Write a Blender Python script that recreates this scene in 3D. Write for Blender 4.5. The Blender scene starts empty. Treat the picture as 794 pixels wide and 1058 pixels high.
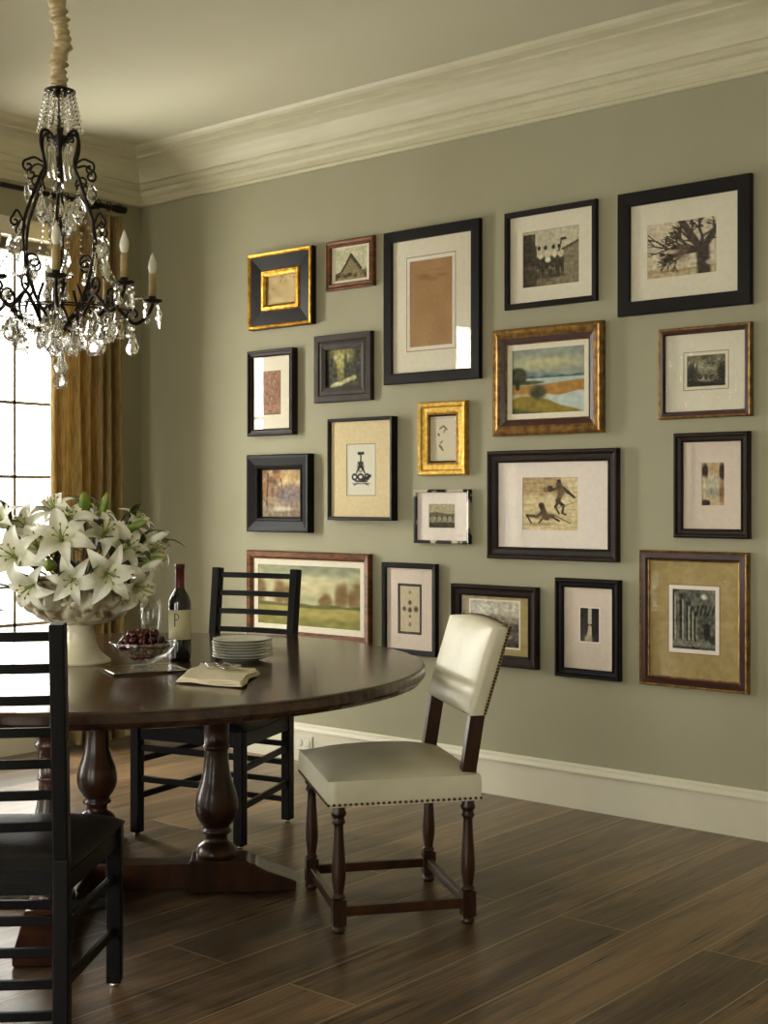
import bpy, bmesh, math, random
import numpy as np
from mathutils import Vector, Matrix, Euler, noise as mnoise
PI = math.pi
R = math.radians
random.seed(7)
scn = bpy.context.scene
COL = scn.collection

# ------------------------------------------------------------------ camera, light, exposure
cam_d = bpy.data.cameras.new('camera'); cam = bpy.data.objects.new('camera', cam_d); COL.objects.link(cam)
cam.location = (5.8067, -4.8258, 1.3); cam.rotation_euler = (R(90), 0, R(39.94))
cam_d.sensor_fit = 'HORIZONTAL'; cam_d.sensor_width = 36; cam_d.lens = 62.43
cam_d.shift_y = -13/794; cam_d.clip_start = 0.05
scn.camera = cam
scn.view_settings.view_transform = 'Standard'; scn.view_settings.look = 'None'
scn.view_settings.gamma = 1; scn.view_settings.use_curve_mapping = False
scn.view_settings.exposure = 0.08
world = bpy.data.worlds.new('daylight_sky'); scn.world = world; world.use_nodes = True
wn = world.node_tree; bg = wn.nodes['Background']; bg.inputs[1].default_value = 1.0
_tc = wn.nodes.new('ShaderNodeTexCoord'); _sp = wn.nodes.new('ShaderNodeSeparateXYZ'); _rp = wn.nodes.new('ShaderNodeValToRGB')
wn.links.new(_tc.outputs['Generated'], _sp.inputs[0]); wn.links.new(_sp.outputs[2], _rp.inputs[0]); wn.links.new(_rp.outputs[0], bg.inputs[0])
_rp.color_ramp.elements[0].position = 0.0; _rp.color_ramp.elements[0].color = (2.6, 2.5, 2.2, 1)      # sunlit terrace below the horizon
_rp.color_ramp.elements[1].position = .03; _rp.color_ramp.elements[1].color = (8.0, 7.8, 7.0, 1)      # bright hazy sky above it
SKY_W = 230.0
WINS = [-.78, -3.30, -6.20]           # centres of the tall windows in the left wall
FILL_WINS = [1.9, 5.0]                     # centres of unseen windows added behind the camera for front fill
def daylight_or_fill(loc, d, power, w=1.5):
    ld = bpy.data.lights.new('window_daylight', 'AREA'); ld.shape = 'RECTANGLE'
    ld.size = w; ld.size_y = 2.9; ld.energy = power; ld.color = (1.0, 0.97, 0.87)
    lo = bpy.data.objects.new('window_daylight', ld); COL.objects.link(lo); lo.location = loc
    lo.rotation_euler = Vector(d).to_track_quat('-Z', 'Y').to_euler()
daylight_or_fill((-0.75, -1.75, 1.75), (1, .15, -.06), 560.0, 2.3)
for wy in WINS[1:]: daylight_or_fill((-0.75, wy, 1.75), (1, 0, -.28), SKY_W)
for wx in FILL_WINS: daylight_or_fill((wx, -8.85, 1.75), (0, 1, -.4), 85.0)  # added fill lamps outside the unseen windows behind the camera

# ------------------------------------------------------------------ materials
def lin(c):
    return tuple(((x/255)/12.92 if x/255 <= .04045 else ((x/255+.055)/1.055)**2.4) for x in c)
_mc = {}
def mat(name, c, rough=.5, metal=0., spec=.5, coat=0., c2=None, nscale=8., stretch=(1, 1, 1), detail=4., contrast=(.35, .65), bump=0., bscale=None, trans=0.):
    if name in _mc: return _mc[name]
    m = bpy.data.materials.new(name); m.use_nodes = True; nt = m.node_tree
    b = nt.nodes['Principled BSDF']
    b.inputs['Base Color'].default_value = (*lin(c), 1)
    b.inputs['Roughness'].default_value = rough; b.inputs['Metallic'].default_value = metal
    b.inputs['Specular IOR Level'].default_value = spec; b.inputs['Coat Weight'].default_value = coat
    b.inputs['Coat Roughness'].default_value = .08
    if trans: b.inputs['Transmission Weight'].default_value = trans
    tc = nt.nodes.new('ShaderNodeTexCoord'); mp = nt.nodes.new('ShaderNodeMapping')
    mp.inputs['Scale'].default_value = stretch; nt.links.new(tc.outputs['Object'], mp.inputs[0])
    nz = nt.nodes.new('ShaderNodeTexNoise'); nz.inputs['Scale'].default_value = nscale; nz.inputs['Detail'].default_value = detail
    nt.links.new(mp.outputs[0], nz.inputs['Vector'])
    if c2 is None: c2 = tuple(x*.93 for x in c)
    rp = nt.nodes.new('ShaderNodeValToRGB')
    rp.color_ramp.elements[0].position = contrast[0]; rp.color_ramp.elements[0].color = (*lin(c2), 1)
    rp.color_ramp.elements[1].position = contrast[1]; rp.color_ramp.elements[1].color = (*lin(c), 1)
    nt.links.new(nz.outputs['Fac'], rp.inputs[0]); nt.links.new(rp.outputs[0], b.inputs['Base Color'])
    if bump:
        bn = nt.nodes.new('ShaderNodeBump'); bn.inputs['Strength'].default_value = bump; bn.inputs['Distance'].default_value = .01
        src = nz
        if bscale:
            src = nt.nodes.new('ShaderNodeTexNoise'); src.inputs['Scale'].default_value = bscale; src.inputs['Detail'].default_value = 3
            nt.links.new(mp.outputs[0], src.inputs['Vector'])
        nt.links.new(src.outputs['Fac'], bn.inputs['Height']); nt.links.new(bn.outputs[0], b.inputs['Normal'])
    _mc[name] = m
    return m

def pane_mat(name, tint=(1, 1, 1), fac=.05, fres=True, k=1.0):
    m = bpy.data.materials.new(name); m.use_nodes = True; nt = m.node_tree; nt.nodes.clear()
    o = nt.nodes.new('ShaderNodeOutputMaterial'); mx = nt.nodes.new('ShaderNodeMixShader')
    t = nt.nodes.new('ShaderNodeBsdfTransparent'); t.inputs[0].default_value = (*tint, 1)
    g = nt.nodes.new('ShaderNodeBsdfGlossy'); g.inputs['Roughness'].default_value = .02
    mx.inputs[0].default_value = fac
    nt.links.new(t.outputs[0], mx.inputs[1]); nt.links.new(g.outputs[0], mx.inputs[2]); nt.links.new(mx.outputs[0], o.inputs[0])
    return m

def attr_mat(name, rough=.6):
    m = bpy.data.materials.new(name); m.use_nodes = True; nt = m.node_tree; b = nt.nodes['Principled BSDF']
    a = nt.nodes.new('ShaderNodeAttribute'); a.attribute_name = 'Col'
    nt.links.new(a.outputs['Color'], b.inputs['Base Color']); b.inputs['Roughness'].default_value = rough
    b.inputs['Specular IOR Level'].default_value = .2
    return m

def crystal_mat():
    m = bpy.data.materials.new('cut_crystal'); m.use_nodes = True; nt = m.node_tree; nt.nodes.clear()
    o = nt.nodes.new('ShaderNodeOutputMaterial'); mx = nt.nodes.new('ShaderNodeMixShader')
    g = nt.nodes.new('ShaderNodeBsdfGlass'); g.inputs['IOR'].default_value = 1.55; g.inputs['Roughness'].default_value = 0.0
    t = nt.nodes.new('ShaderNodeBsdfTransparent'); mx.inputs[0].default_value = .25
    nt.links.new(g.outputs[0], mx.inputs[1]); nt.links.new(t.outputs[0], mx.inputs[2]); nt.links.new(mx.outputs[0], o.inputs[0])
    return m

M = {}
M['wall'] = mat('sage_wall_paint', (165, 161, 136), rough=.75, spec=.25, c2=(161, 157, 132), nscale=2.5)
M['ceil'] = mat('ceiling_paint', (208, 204, 180), rough=.85, spec=.2, c2=(205, 201, 176), nscale=1.5)
M['trim'] = mat('cream_trim_paint', (208, 203, 176), rough=.45, spec=.4, c2=(200, 195, 166), nscale=5, stretch=(1, 1, 9))
M['base'] = mat('baseboard_paint', (216, 211, 190), rough=.4, spec=.4, c2=(213, 208, 187))
M['steel'] = mat('dark_window_steel', (84, 80, 72), rough=.5)
M['iron'] = mat('dark_bronze', (44, 34, 26), rough=.38, metal=.7, c2=(26, 20, 16), nscale=30)
M['gold'] = mat('gilt_leaf', (205, 158, 62), rough=.34, metal=.85, c2=(150, 104, 36), nscale=40, bump=.3)
M['gold2'] = mat('soft_gilt', (212, 176, 84), rough=.4, metal=.7, c2=(176, 132, 50), nscale=60, bump=.2)
M['bronzegold'] = mat('antique_gilt', (158, 120, 60), rough=.4, metal=.6, c2=(106, 74, 34), nscale=35, bump=.2)
M['blackframe'] = mat('black_frame_lacquer', (24, 19, 18), rough=.42, spec=.18, c2=(18, 15, 15), nscale=20)
M['darkbrown'] = mat('dark_brown_wood', (42, 30, 24), rough=.42, spec=.2, c2=(32, 22, 18), nscale=12, stretch=(3, 1, 1))
M['umber'] = mat('umber_painted_wood', (58, 50, 42), rough=.5, spec=.2, c2=(48, 41, 35), nscale=14)
M['redbrown'] = mat('red_brown_wood', (126, 74, 32), rough=.42, spec=.3, c2=(80, 44, 18), nscale=18, stretch=(1, 1, 3))
M['maroon'] = mat('dark_maroon_wood', (62, 26, 16), rough=.35, c2=(44, 18, 12), nscale=18)
M['matcream'] = mat('cream_mat_board', (230, 223, 202), rough=.8, spec=.1, c2=(224, 217, 196), nscale=60)
M['mattan'] = mat('tan_mat_board', (222, 204, 162), rough=.8, spec=.1, c2=(214, 196, 154), nscale=60)
M['matwhite'] = mat('white_mat_board', (240, 229, 218), rough=.8, spec=.1, c2=(234, 223, 212), nscale=60)
M['matpink'] = mat('warm_grey_mat_board', (224, 209, 194), rough=.8, spec=.1, c2=(218, 203, 188), nscale=60)
M['mathoney'] = mat('honey_mat_board', (176, 156, 108), rough=.8, spec=.1, c2=(162, 142, 94), nscale=40)
M['matline'] = mat('brown_ruled_line', (122, 92, 52), rough=.7)
M['darkline'] = mat('black_ruled_line', (34, 28, 24), rough=.6)
M['matshadow'] = mat('dark_backing_board', (40, 32, 26), rough=.8)  # dark board behind mat and picture
M['art'] = attr_mat('printed_picture')
M['picglass'] = pane_mat('picture_glass', fac=.022)
M['winglass'] = pane_mat('window_glass', fac=.03)
M['crystal'] = crystal_mat()
M['thinglass'] = pane_mat('thin_clear_glass', tint=(.97, .98, .97), fac=.10)
M['ebony'] = mat('black_lacquered_wood', (14, 12, 13), rough=.42, spec=.16, c2=(10, 9, 10), nscale=14, stretch=(1, 1, .3))
M['leather_black'] = mat('black_leather', (24, 20, 24), rough=.42, spec=.3, c2=(20, 16, 20), nscale=20, bump=.15, bscale=90)
M['leather_white'] = mat('ivory_leather', (218, 212, 188), rough=.42, spec=.5, c2=(206, 199, 170), nscale=6, bump=.06, bscale=120)
M['walnut'] = mat('dark_walnut', (66, 36, 19), rough=.3, spec=.4, c2=(34, 18, 12), nscale=16, stretch=(1, 1, .25), coat=.08)
M['nail'] = mat('brass_nailheads', (96, 72, 40), rough=.35, metal=.9)
M['porcelain'] = mat('white_porcelain', (212, 212, 198), rough=.2, spec=.5, coat=.4)
M['silk'] = mat('cream_silk', (206, 190, 152), rough=.55, spec=.3, c2=(176, 156, 116), nscale=30, bump=.4)
M['candle'] = mat('tan_candle_sleeve', (176, 154, 104), rough=.6, c2=(160, 138, 90), nscale=25)
M['bulb'] = mat('frosted_flame_bulb', (240, 236, 220), rough=.25, spec=.5)
M['petal'] = mat('white_lily_petal', (244, 243, 228), rough=.45, spec=.3, c2=(232, 233, 206), nscale=10, bump=.15, bscale=60)
M['throat'] = mat('green_lily_throat', (150, 168, 70), rough=.5)
M['leaf'] = mat('dark_green_leaf', (44, 62, 26), rough=.4, c2=(26, 40, 18), nscale=20)
M['budgreen'] = mat('green_bud', (142, 160, 60), rough=.45, c2=(96, 124, 36), nscale=30)
M['anther'] = mat('ochre_anther', (176, 140, 60), rough=.7)
M['urn'] = mat('antiqued_cream_ceramic', (214, 206, 176), rough=.28, spec=.5, coat=.3, c2=(186, 174, 138), nscale=14, contrast=(.3, .5))
M['urnrelief'] = mat('antiqued_relief_ceramic', (212, 204, 176), rough=.35, spec=.5, c2=(120, 100, 70), nscale=26, contrast=(.38, .52), bump=.5)  # brown in the bump's low spots paints the relief's shade into the colour
M['cherry'] = mat('dark_red_cherry', (82, 10, 16), rough=.18, spec=.45, coat=.2, c2=(36, 6, 9), nscale=25)
M['cstem'] = mat('cherry_stem', (92, 84, 40), rough=.6)
M['winebottle'] = mat('dark_bottle_glass', (14, 14, 12), rough=.06, spec=.7, coat=.6)
M['foil'] = mat('burgundy_foil', (92, 26, 26), rough=.3, spec=.5, metal=.2)
M['paper'] = mat('cream_wine_label', (200, 192, 158), rough=.7, c2=(194, 186, 150))
M['ink'] = mat('black_ink', (26, 24, 22), rough=.6)
M['silver'] = mat('polished_silver', (206, 202, 190), rough=.14, metal=1.0)
M['napkin'] = mat('cream_linen', (222, 212, 186), rough=.85, spec=.15, c2=(212, 201, 172), nscale=60, bump=.3, bscale=200)
M['outlet'] = mat('white_outlet_plastic', (222, 220, 208), rough=.4)

def table_mat():
    m = mat('dark_walnut_tabletop', (74, 50, 36), rough=.17, spec=.5, c2=(46, 30, 22), nscale=3.2, stretch=(1.2, 14, 4), detail=7, contrast=(.32, .68))
    b = m.node_tree.nodes['Principled BSDF']; b.inputs['Coat Weight'].default_value = .25; b.inputs['Coat Roughness'].default_value = .12
    return m
M['tabletop'] = table_mat()

def floor_mat():
    m = bpy.data.materials.new('wide_oak_planks'); m.use_nodes = True; nt = m.node_tree; N = nt.nodes; L = nt.links
    b = N['Principled BSDF']
    tc = N.new('ShaderNodeTexCoord'); sp = N.new('ShaderNodeSeparateXYZ'); L.new(tc.outputs['Object'], sp.inputs[0])
    ax = N.new('ShaderNodeMath'); ax.operation = 'ADD'; ax.inputs[1].default_value = -3.80+.243*16; L.new(sp.outputs[0], ax.inputs[0])
    ay = N.new('ShaderNodeMath'); ay.operation = 'ADD'; ay.inputs[1].default_value = 1.28+2.3*6; L.new(sp.outputs[1], ay.inputs[0])
    cb = N.new('ShaderNodeCombineXYZ'); L.new(ay.outputs[0], cb.inputs[0]); L.new(ax.outputs[0], cb.inputs[1])
    br = N.new('ShaderNodeTexBrick'); L.new(cb.outputs[0], br.inputs['Vector'])
    br.inputs['Scale'].default_value = 1; br.inputs['Brick Width'].default_value = 2.3; br.inputs['Row Height'].default_value = .243
    br.inputs['Mortar Size'].default_value = .0034; br.inputs['Mortar Smooth'].default_value = .3; br.inputs['Bias'].default_value = 0
    br.offset = .42; br.offset_frequency = 2
    br.inputs['Color1'].default_value = (0, 0, 0, 1); br.inputs['Color2'].default_value = (1, 1, 1, 1); br.inputs['Mortar'].default_value = (.5, .5, .5, 1)
    # plank row number shifts the grain so each plank differs
    dv = N.new('ShaderNodeMath'); dv.operation = 'DIVIDE'; dv.inputs[1].default_value = .243; L.new(ax.outputs[0], dv.inputs[0])
    fl = N.new('ShaderNodeMath'); fl.operation = 'FLOOR'; L.new(dv.outputs[0], fl.inputs[0])
    ml = N.new('ShaderNodeMath'); ml.operation = 'MULTIPLY'; ml.inputs[1].default_value = 7.31; L.new(fl.outputs[0], ml.inputs[0])
    bw = N.new('ShaderNodeMath'); bw.operation = 'MULTIPLY_ADD'; bw.inputs[1].default_value = 13.7; L.new(br.outputs['Color'], bw.inputs[0]); L.new(ml.outputs[0], bw.inputs[2])
    sx = N.new('ShaderNodeMath'); sx.operation = 'MULTIPLY'; sx.inputs[1].default_value = 9; L.new(sp.outputs[0], sx.inputs[0])
    gx = N.new('ShaderNodeCombineXYZ'); L.new(sx.outputs[0], gx.inputs[0]); L.new(sp.outputs[1], gx.inputs[1]); L.new(bw.outputs[0], gx.inputs[2])
    n1 = N.new('ShaderNodeTexNoise'); n1.inputs['Scale'].default_value = 1.1; n1.inputs['Detail'].default_value = 9; n1.inputs['Roughness'].default_value = .62; n1.inputs['Distortion'].default_value = 1.4; L.new(gx.outputs[0], n1.inputs['Vector'])
    mg = N.new('ShaderNodeMapping'); mg.inputs['Scale'].default_value = (9, 1.6, 1); L.new(gx.outputs[0], mg.inputs[0])
    n2 = N.new('ShaderNodeTexNoise'); n2.inputs['Scale'].default_value = 1.5; n2.inputs['Detail'].default_value = 5; L.new(mg.outputs[0], n2.inputs['Vector'])
    rp = N.new('ShaderNodeValToRGB'); e = rp.color_ramp.elements
    e[0].position = .39; e[0].color = (*lin((64, 50, 36)), 1); e[1].position = .62; e[1].color = (*lin((140, 112, 80)), 1)
    md = e.new(.5); md.color = (*lin((98, 79, 58)), 1)
    mixn = N.new('ShaderNodeMath'); mixn.operation = 'MULTIPLY_ADD'; mixn.inputs[1].default_value = .45
    hl = N.new('ShaderNodeMath'); hl.operation = 'MULTIPLY'; hl.inputs[1].default_value = .55; L.new(n1.outputs['Fac'], hl.inputs[0])
    L.new(n2.outputs['Fac'], mixn.inputs[0]); L.new(hl.outputs[0], mixn.inputs[2]); 
    sh = N.new('ShaderNodeMath'); sh.operation = 'MULTIPLY_ADD'; sh.inputs[1].default_value = .10; L.new(br.outputs['Color'], sh.inputs[0]); L.new(mixn.outputs[0], sh.inputs[2])
    s2 = N.new('ShaderNodeMath'); s2.operation = 'SUBTRACT'; s2.inputs[1].default_value = .05; L.new(sh.outputs[0], s2.inputs[0])
    L.new(s2.outputs[0], rp.inputs[0])
    mm = N.new('ShaderNodeMixRGB'); mm.inputs[2].default_value = (*lin((176, 152, 112)), 1)  # pale seam colour paints in the highlights along the plank bevels
    fm = N.new('ShaderNodeMath'); fm.operation = 'MULTIPLY'; fm.inputs[1].default_value = .75; L.new(br.outputs['Fac'], fm.inputs[0])
    L.new(fm.outputs[0], mm.inputs[0]); L.new(rp.outputs[0], mm.inputs[1]); L.new(mm.outputs[0], b.inputs['Base Color'])
    rr = N.new('ShaderNodeMath'); rr.operation = 'MULTIPLY_ADD'; rr.inputs[1].default_value = .25; rr.inputs[2].default_value = .20; L.new(n2.outputs['Fac'], rr.inputs[0]); L.new(rr.outputs[0], b.inputs['Roughness'])
    bn = N.new('ShaderNodeBump'); bn.inputs['Strength'].default_value = .25; bn.inputs['Distance'].default_value = .004
    L.new(s2.outputs[0], bn.inputs['Height']); L.new(bn.outputs[0], b.inputs['Normal'])
    b.inputs['Specular IOR Level'].default_value = .5
    return m
M['floor'] = floor_mat()

def curtain_mat():
    m = bpy.data.materials.new('gold_curtain_weave'); m.use_nodes = True; nt = m.node_tree; N = nt.nodes; L = nt.links; N.clear()
    o = N.new('ShaderNodeOutputMaterial'); mx = N.new('ShaderNodeMixShader'); mx.inputs[0].default_value = .30
    d = N.new('ShaderNodeBsdfDiffuse'); t = N.new('ShaderNodeBsdfTranslucent')
    tc = N.new('ShaderNodeTexCoord'); mp = N.new('ShaderNodeMapping'); mp.inputs['Scale'].default_value = (60, 60, 6)
    nz = N.new('ShaderNodeTexNoise'); nz.inputs['Scale'].default_value = 2; nz.inputs['Detail'].default_value = 4
    L.new(tc.outputs['Object'], mp.inputs[0]); L.new(mp.outputs[0], nz.inputs[0])
    rp = N.new('ShaderNodeValToRGB'); rp.color_ramp.elements[0].position = .3; rp.color_ramp.elements[0].color = (*lin((134, 114, 74)), 1)
    rp.color_ramp.elements[1].position = .7; rp.color_ramp.elements[1].color = (*lin((182, 160, 112)), 1)
    L.new(nz.outputs['Fac'], rp.inputs[0]); L.new(rp.outputs[0], d.inputs[0]); L.new(rp.outputs[0], t.inputs[0])
    L.new(d.outputs[0], mx.inputs[1]); L.new(t.outputs[0], mx.inputs[2]); L.new(mx.outputs[0], o.inputs[0])
    return m
M['curtain'] = curtain_mat()

# ------------------------------------------------------------------ helpers
def new_obj(name, me, parent=None, loc=None, rot=None):
    o = bpy.data.objects.new(name, me); COL.objects.link(o)
    if parent is not None: o.parent = parent
    if loc is not None: o.location = loc
    if rot is not None: o.rotation_euler = rot
    return o
class MB:
    """collects shapes for ONE mesh object"""
    def __init__(s): s.v = []; s.f = []; s.mi = []; s.sm = []
    def add(s, vs, fs, mi=0, smooth=False):
        o = len(s.v); s.v += [tuple(v) for v in vs]
        for f in fs: s.f.append(tuple(i+o for i in f)); s.mi.append(mi); s.sm.append(smooth)
        return s
    def box(s, lo, hi, mi=0, xf=None):
        x0, y0, z0 = lo; x1, y1, z1 = hi
        vs = [(x0, y0, z0), (x1, y0, z0), (x1, y1, z0), (x0, y1, z0), (x0, y0, z1), (x1, y0, z1), (x1, y1, z1), (x0, y1, z1)]
        if xf: vs = [tuple(xf @ Vector(v)) for v in vs]
        return s.add(vs, [(0, 3, 2, 1), (4, 5, 6, 7), (0, 1, 5, 4), (1, 2, 6, 5), (2, 3, 7, 6), (3, 0, 4, 7)], mi)
    def beam(s, a, b, w, h, up=(0, 0, 1), mi=0, w2=None, h2=None):
        a = Vector(a); b = Vector(b); d = (b-a).normalized(); up = Vector(up)
        if abs(d.dot(up)) > .97: up = Vector((0, 1, 0))
        r = d.cross(up).normalized(); u = r.cross(d).normalized()
        vs = []
        for p, ww, hh in ((a, w, h), (b, w2 or w, h2 or h)):
            for sx, sy in ((-1, -1), (1, -1), (1, 1), (-1, 1)): vs.append(p+r*sx*ww/2+u*sy*hh/2)
        return s.add(vs, [(0, 1, 2, 3), (7, 6, 5, 4), (0, 4, 5, 1), (1, 5, 6, 2), (2, 6, 7, 3), (3, 7, 4, 0)], mi)
    def lathe(s, prof, seg=24, c=(0, 0, 0), mi=0, smooth=True, fn=None, caps=True):
        vs = []; fs = []; n = len(prof)
        for i, (r, z) in enumerate(prof):
            for k in range(seg):
                a = 2*PI*k/seg; rr = max(r, 1e-4)
                if fn: rr += fn(a, i, z)
                vs.append((c[0]+rr*math.cos(a), c[1]+rr*math.sin(a), c[2]+z))
        for i in range(n-1):
            for k in range(seg):
                k2 = (k+1) % seg; fs.append((i*seg+k, i*seg+k2, (i+1)*seg+k2, (i+1)*seg+k))
        if caps:
            if prof[0][0] > 2e-4: fs.append(tuple(reversed(range(seg))))
            if prof[-1][0] > 2e-4: fs.append(tuple((n-1)*seg+k for k in range(seg)))
        return s.add(vs, fs, mi, smooth)
    def tube(s, pts, rad, seg=8, mi=0, smooth=True, flat=1.0):
        pts = [Vector(p) for p in pts]; n = len(pts)
        if not hasattr(rad, '__len__'): rad = [rad]*n
        vs = []; fs = []; ref = None
        for i, p in enumerate(pts):
            t = (pts[min(i+1, n-1)]-pts[max(i-1, 0)]).normalized()
            if ref is None:
                ref = Vector((0, 0, 1)) if abs(t.z) < .9 else Vector((1, 0, 0))
            u = (ref-t*ref.dot(t)).normalized(); ref = u; w = t.cross(u)
            for k in range(seg):
                a = 2*PI*k/seg; vs.append(p+(u*math.cos(a)+w*math.sin(a)*flat)*rad[i])
        for i in range(n-1):
            for k in range(seg):
                k2 = (k+1) % seg; fs.append((i*seg+k, i*seg+k2, (i+1)*seg+k2, (i+1)*seg+k))
        fs.append(tuple(reversed(range(seg)))); fs.append(tuple((n-1)*seg+k for k in range(seg)))
        return s.add(vs, fs, mi, smooth)
    def grid(s, fn, nu, nv, mi=0, smooth=True):
        vs = [fn(i/nu, j/nv) for j in range(nv+1) for i in range(nu+1)]
        fs = [(j*(nu+1)+i, j*(nu+1)+i+1, (j+1)*(nu+1)+i+1, (j+1)*(nu+1)+i) for j in range(nv) for i in range(nu)]
        return s.add(vs, fs, mi, smooth)
    def mesh(s, name, mats):
        me = bpy.data.meshes.new(name); me.from_pydata(s.v, [], s.f)
        if not isinstance(mats, (list, tuple)): mats = [mats]
        for m in mats: me.materials.append(m)
        me.polygons.foreach_set('material_index', s.mi); me.polygons.foreach_set('use_smooth', s.sm)
        me.update(); return me
    def build(s, name, mats, parent=None, loc=None, rot=None, bevel=0, seg=2, sub=0, solid=0, fix=True):
        me = s.mesh(name, mats)
        if fix:
            bm = bmesh.new(); bm.from_mesh(me); bmesh.ops.recalc_face_normals(bm, faces=bm.faces); bm.to_mesh(me); bm.free()
        o = new_obj(name, me, parent, loc, rot)
        if solid: md = o.modifiers.new('thickness', 'SOLIDIFY'); md.thickness = solid; md.offset = 0
        if bevel: md = o.modifiers.new('bevel', 'BEVEL'); md.width = bevel; md.segments = seg; md.limit_method = 'ANGLE'; md.angle_limit = R(40)
        if sub: md = o.modifiers.new('subdivision', 'SUBSURF'); md.levels = sub; md.render_levels = sub
        return o
def empty(name, loc=(0, 0, 0), rz=0):
    o = bpy.data.objects.new(name, None); COL.objects.link(o); o.location = loc; o.rotation_euler = (0, 0, rz); o.empty_display_size = .1
    return o
def tag(o, label=None, cat=None, group=None, kind=None):
    if label: o['label'] = label
    if cat: o['category'] = cat
    if group: o['group'] = group
    if kind: o['kind'] = kind
    return o
def copy_tree(o, parent=None):
    c = o.copy(); COL.objects.link(c); c.parent = parent
    for ch in list(o.children): copy_tree(ch, c)
    return c
def crom(pts, n=6):
    P = [Vector(p) for p in pts]; P = [P[0]*2-P[1]]+P+[P[-1]*2-P[-2]]; out = []
    for i in range(1, len(P)-2):
        for k in range(n):
            t = k/n; a, b, c, d = P[i-1], P[i], P[i+1], P[i+2]
            out.append(.5*((2*b)+(c-a)*t+(2*a-5*b+4*c-d)*t*t+(3*b-a-3*c+d)*t**3))
    out.append(P[-2]); return out

# ------------------------------------------------------------------ the room
RX, RY, CH = 7.2, -8.0, 3.18
tag(MB().box((-.6, RY-.6, -.12), (RX+.6, .6, 0)).build('floor', M['floor']), 'dark wide plank oak floor running towards the picture wall', 'floor', kind='structure')
tag(MB().box((-.15, RY-.15, CH), (RX+.15, .15, CH+.1)).build('ceiling', M['ceil']), 'pale cream flat ceiling', 'ceiling', kind='structure')
tag(MB().box((-.15, 0, 0), (RX+.15, .15, CH)).build('wall_right', M['wall']), 'sage green wall hung with framed pictures', 'wall', kind='structure')
tag(MB().box((RX, RY, 0), (RX+.15, 0, CH)).build('wall_rear', M['wall']), kind='structure')
WZ0, WZ1, WH, FH = .25, 2.64, .37, .70
wl = MB()
edges = [0.0]
for wy in WINS: edges += [wy+WH, wy-WH]
edges.append(RY)
for i in range(0, len(edges), 2): wl.box((-.15, edges[i+1], 0), (0, edges[i], CH))
for wy in WINS:
    wl.box((-.15, wy-WH, 0), (0, wy+WH, WZ0)); wl.box((-.15, wy-WH, WZ1), (0, wy+WH, CH))
tag(wl.build('wall_left', M['wall']), 'sage green wall with tall windows', 'wall', kind='structure')

wf = MB(); edges = [-.15]
for wx in FILL_WINS: edges += [wx-FH, wx+FH]
edges.append(RX+.15)
for i in range(0, len(edges), 2): wf.box((edges[i], RY-.15, 0), (edges[i+1], RY, CH))
for wx in FILL_WINS:
    wf.box((wx-FH, RY-.15, 0), (wx+FH, RY, WZ0)); wf.box((wx-FH, RY-.15, WZ1), (wx+FH, RY, CH))
tag(wf.build('wall_front', M['wall']), kind='structure')

def sweep_room(prof, name, x0=0, x1=RX, y0=RY, y1=0):
    mb = MB(); n = len(prof); vs = []
    for (cx, cy, sx, sy) in ((x0, y1, 1, -1), (x1, y1, -1, -1), (x1, y0, -1, 1), (x0, y0, 1, 1)):
        for p, z in prof: vs.append((cx+sx*p, cy+sy*p, z))
    fs = []
    for k in range(4):
        k2 = (k+1) % 4
        for i in range(n):
            j = (i+1) % n; fs.append((k*n+i, k2*n+i, k2*n+j, k*n+j))
    mb.add(vs, fs); return mb
crown = [(0, 2.924), (.016, 2.924), (.022, 2.930), (.022, 2.938), (.012, 2.944), (.012, 2.968), (.020, 2.972), (.028, 2.982), (.030, 3.002), (.048, 3.008), (.062, 3.022), (.062, 3.030), (.076, 3.034),
         (.082, 3.050), (.096, 3.076), (.120, 3.102), (.150, 3.122), (.176, 3.132), (.182, 3.134), (.182, 3.144), (.198, 3.150), (.222, 3.156), (.238, 3.166), (.250, 3.1795), (0, 3.1795)]
tag(sweep_room(crown, 'c').build('trim_1', M['trim'], fix=True), 'cream stepped crown moulding under the ceiling', 'moulding', kind='structure')
bprof = [(0, 0), (.018, 0), (.018, .150), (.024, .153), (.022, .160), (.014, .170), (.012, .180), (.006, .186), (0, .187)]
def base_run(name, a, b, nx, ny):
    vs = []; n = len(bprof)
    for q in (a, b):
        for p, z in bprof: vs.append((q[0]+nx*p, q[1]+ny*p, z+.0005))
    fs = [(i, (i+1) % n, n+(i+1) % n, n+i) for i in range(n)]+[tuple(range(n)), tuple(reversed(range(n, 2*n)))]
    tag(MB().add(vs, fs).build(name, M['base']), kind='structure')
base_run('baseboard_right', (0, 0), (RX, 0), 0, -1)
base_run('baseboard_left', (0, RY), (0, 0), 1, 0)
base_run('baseboard_rear', (RX, RY), (RX, 0), -1, 0)
base_run('baseboard_front', (0, RY), (RX, RY), 0, 1)

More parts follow.
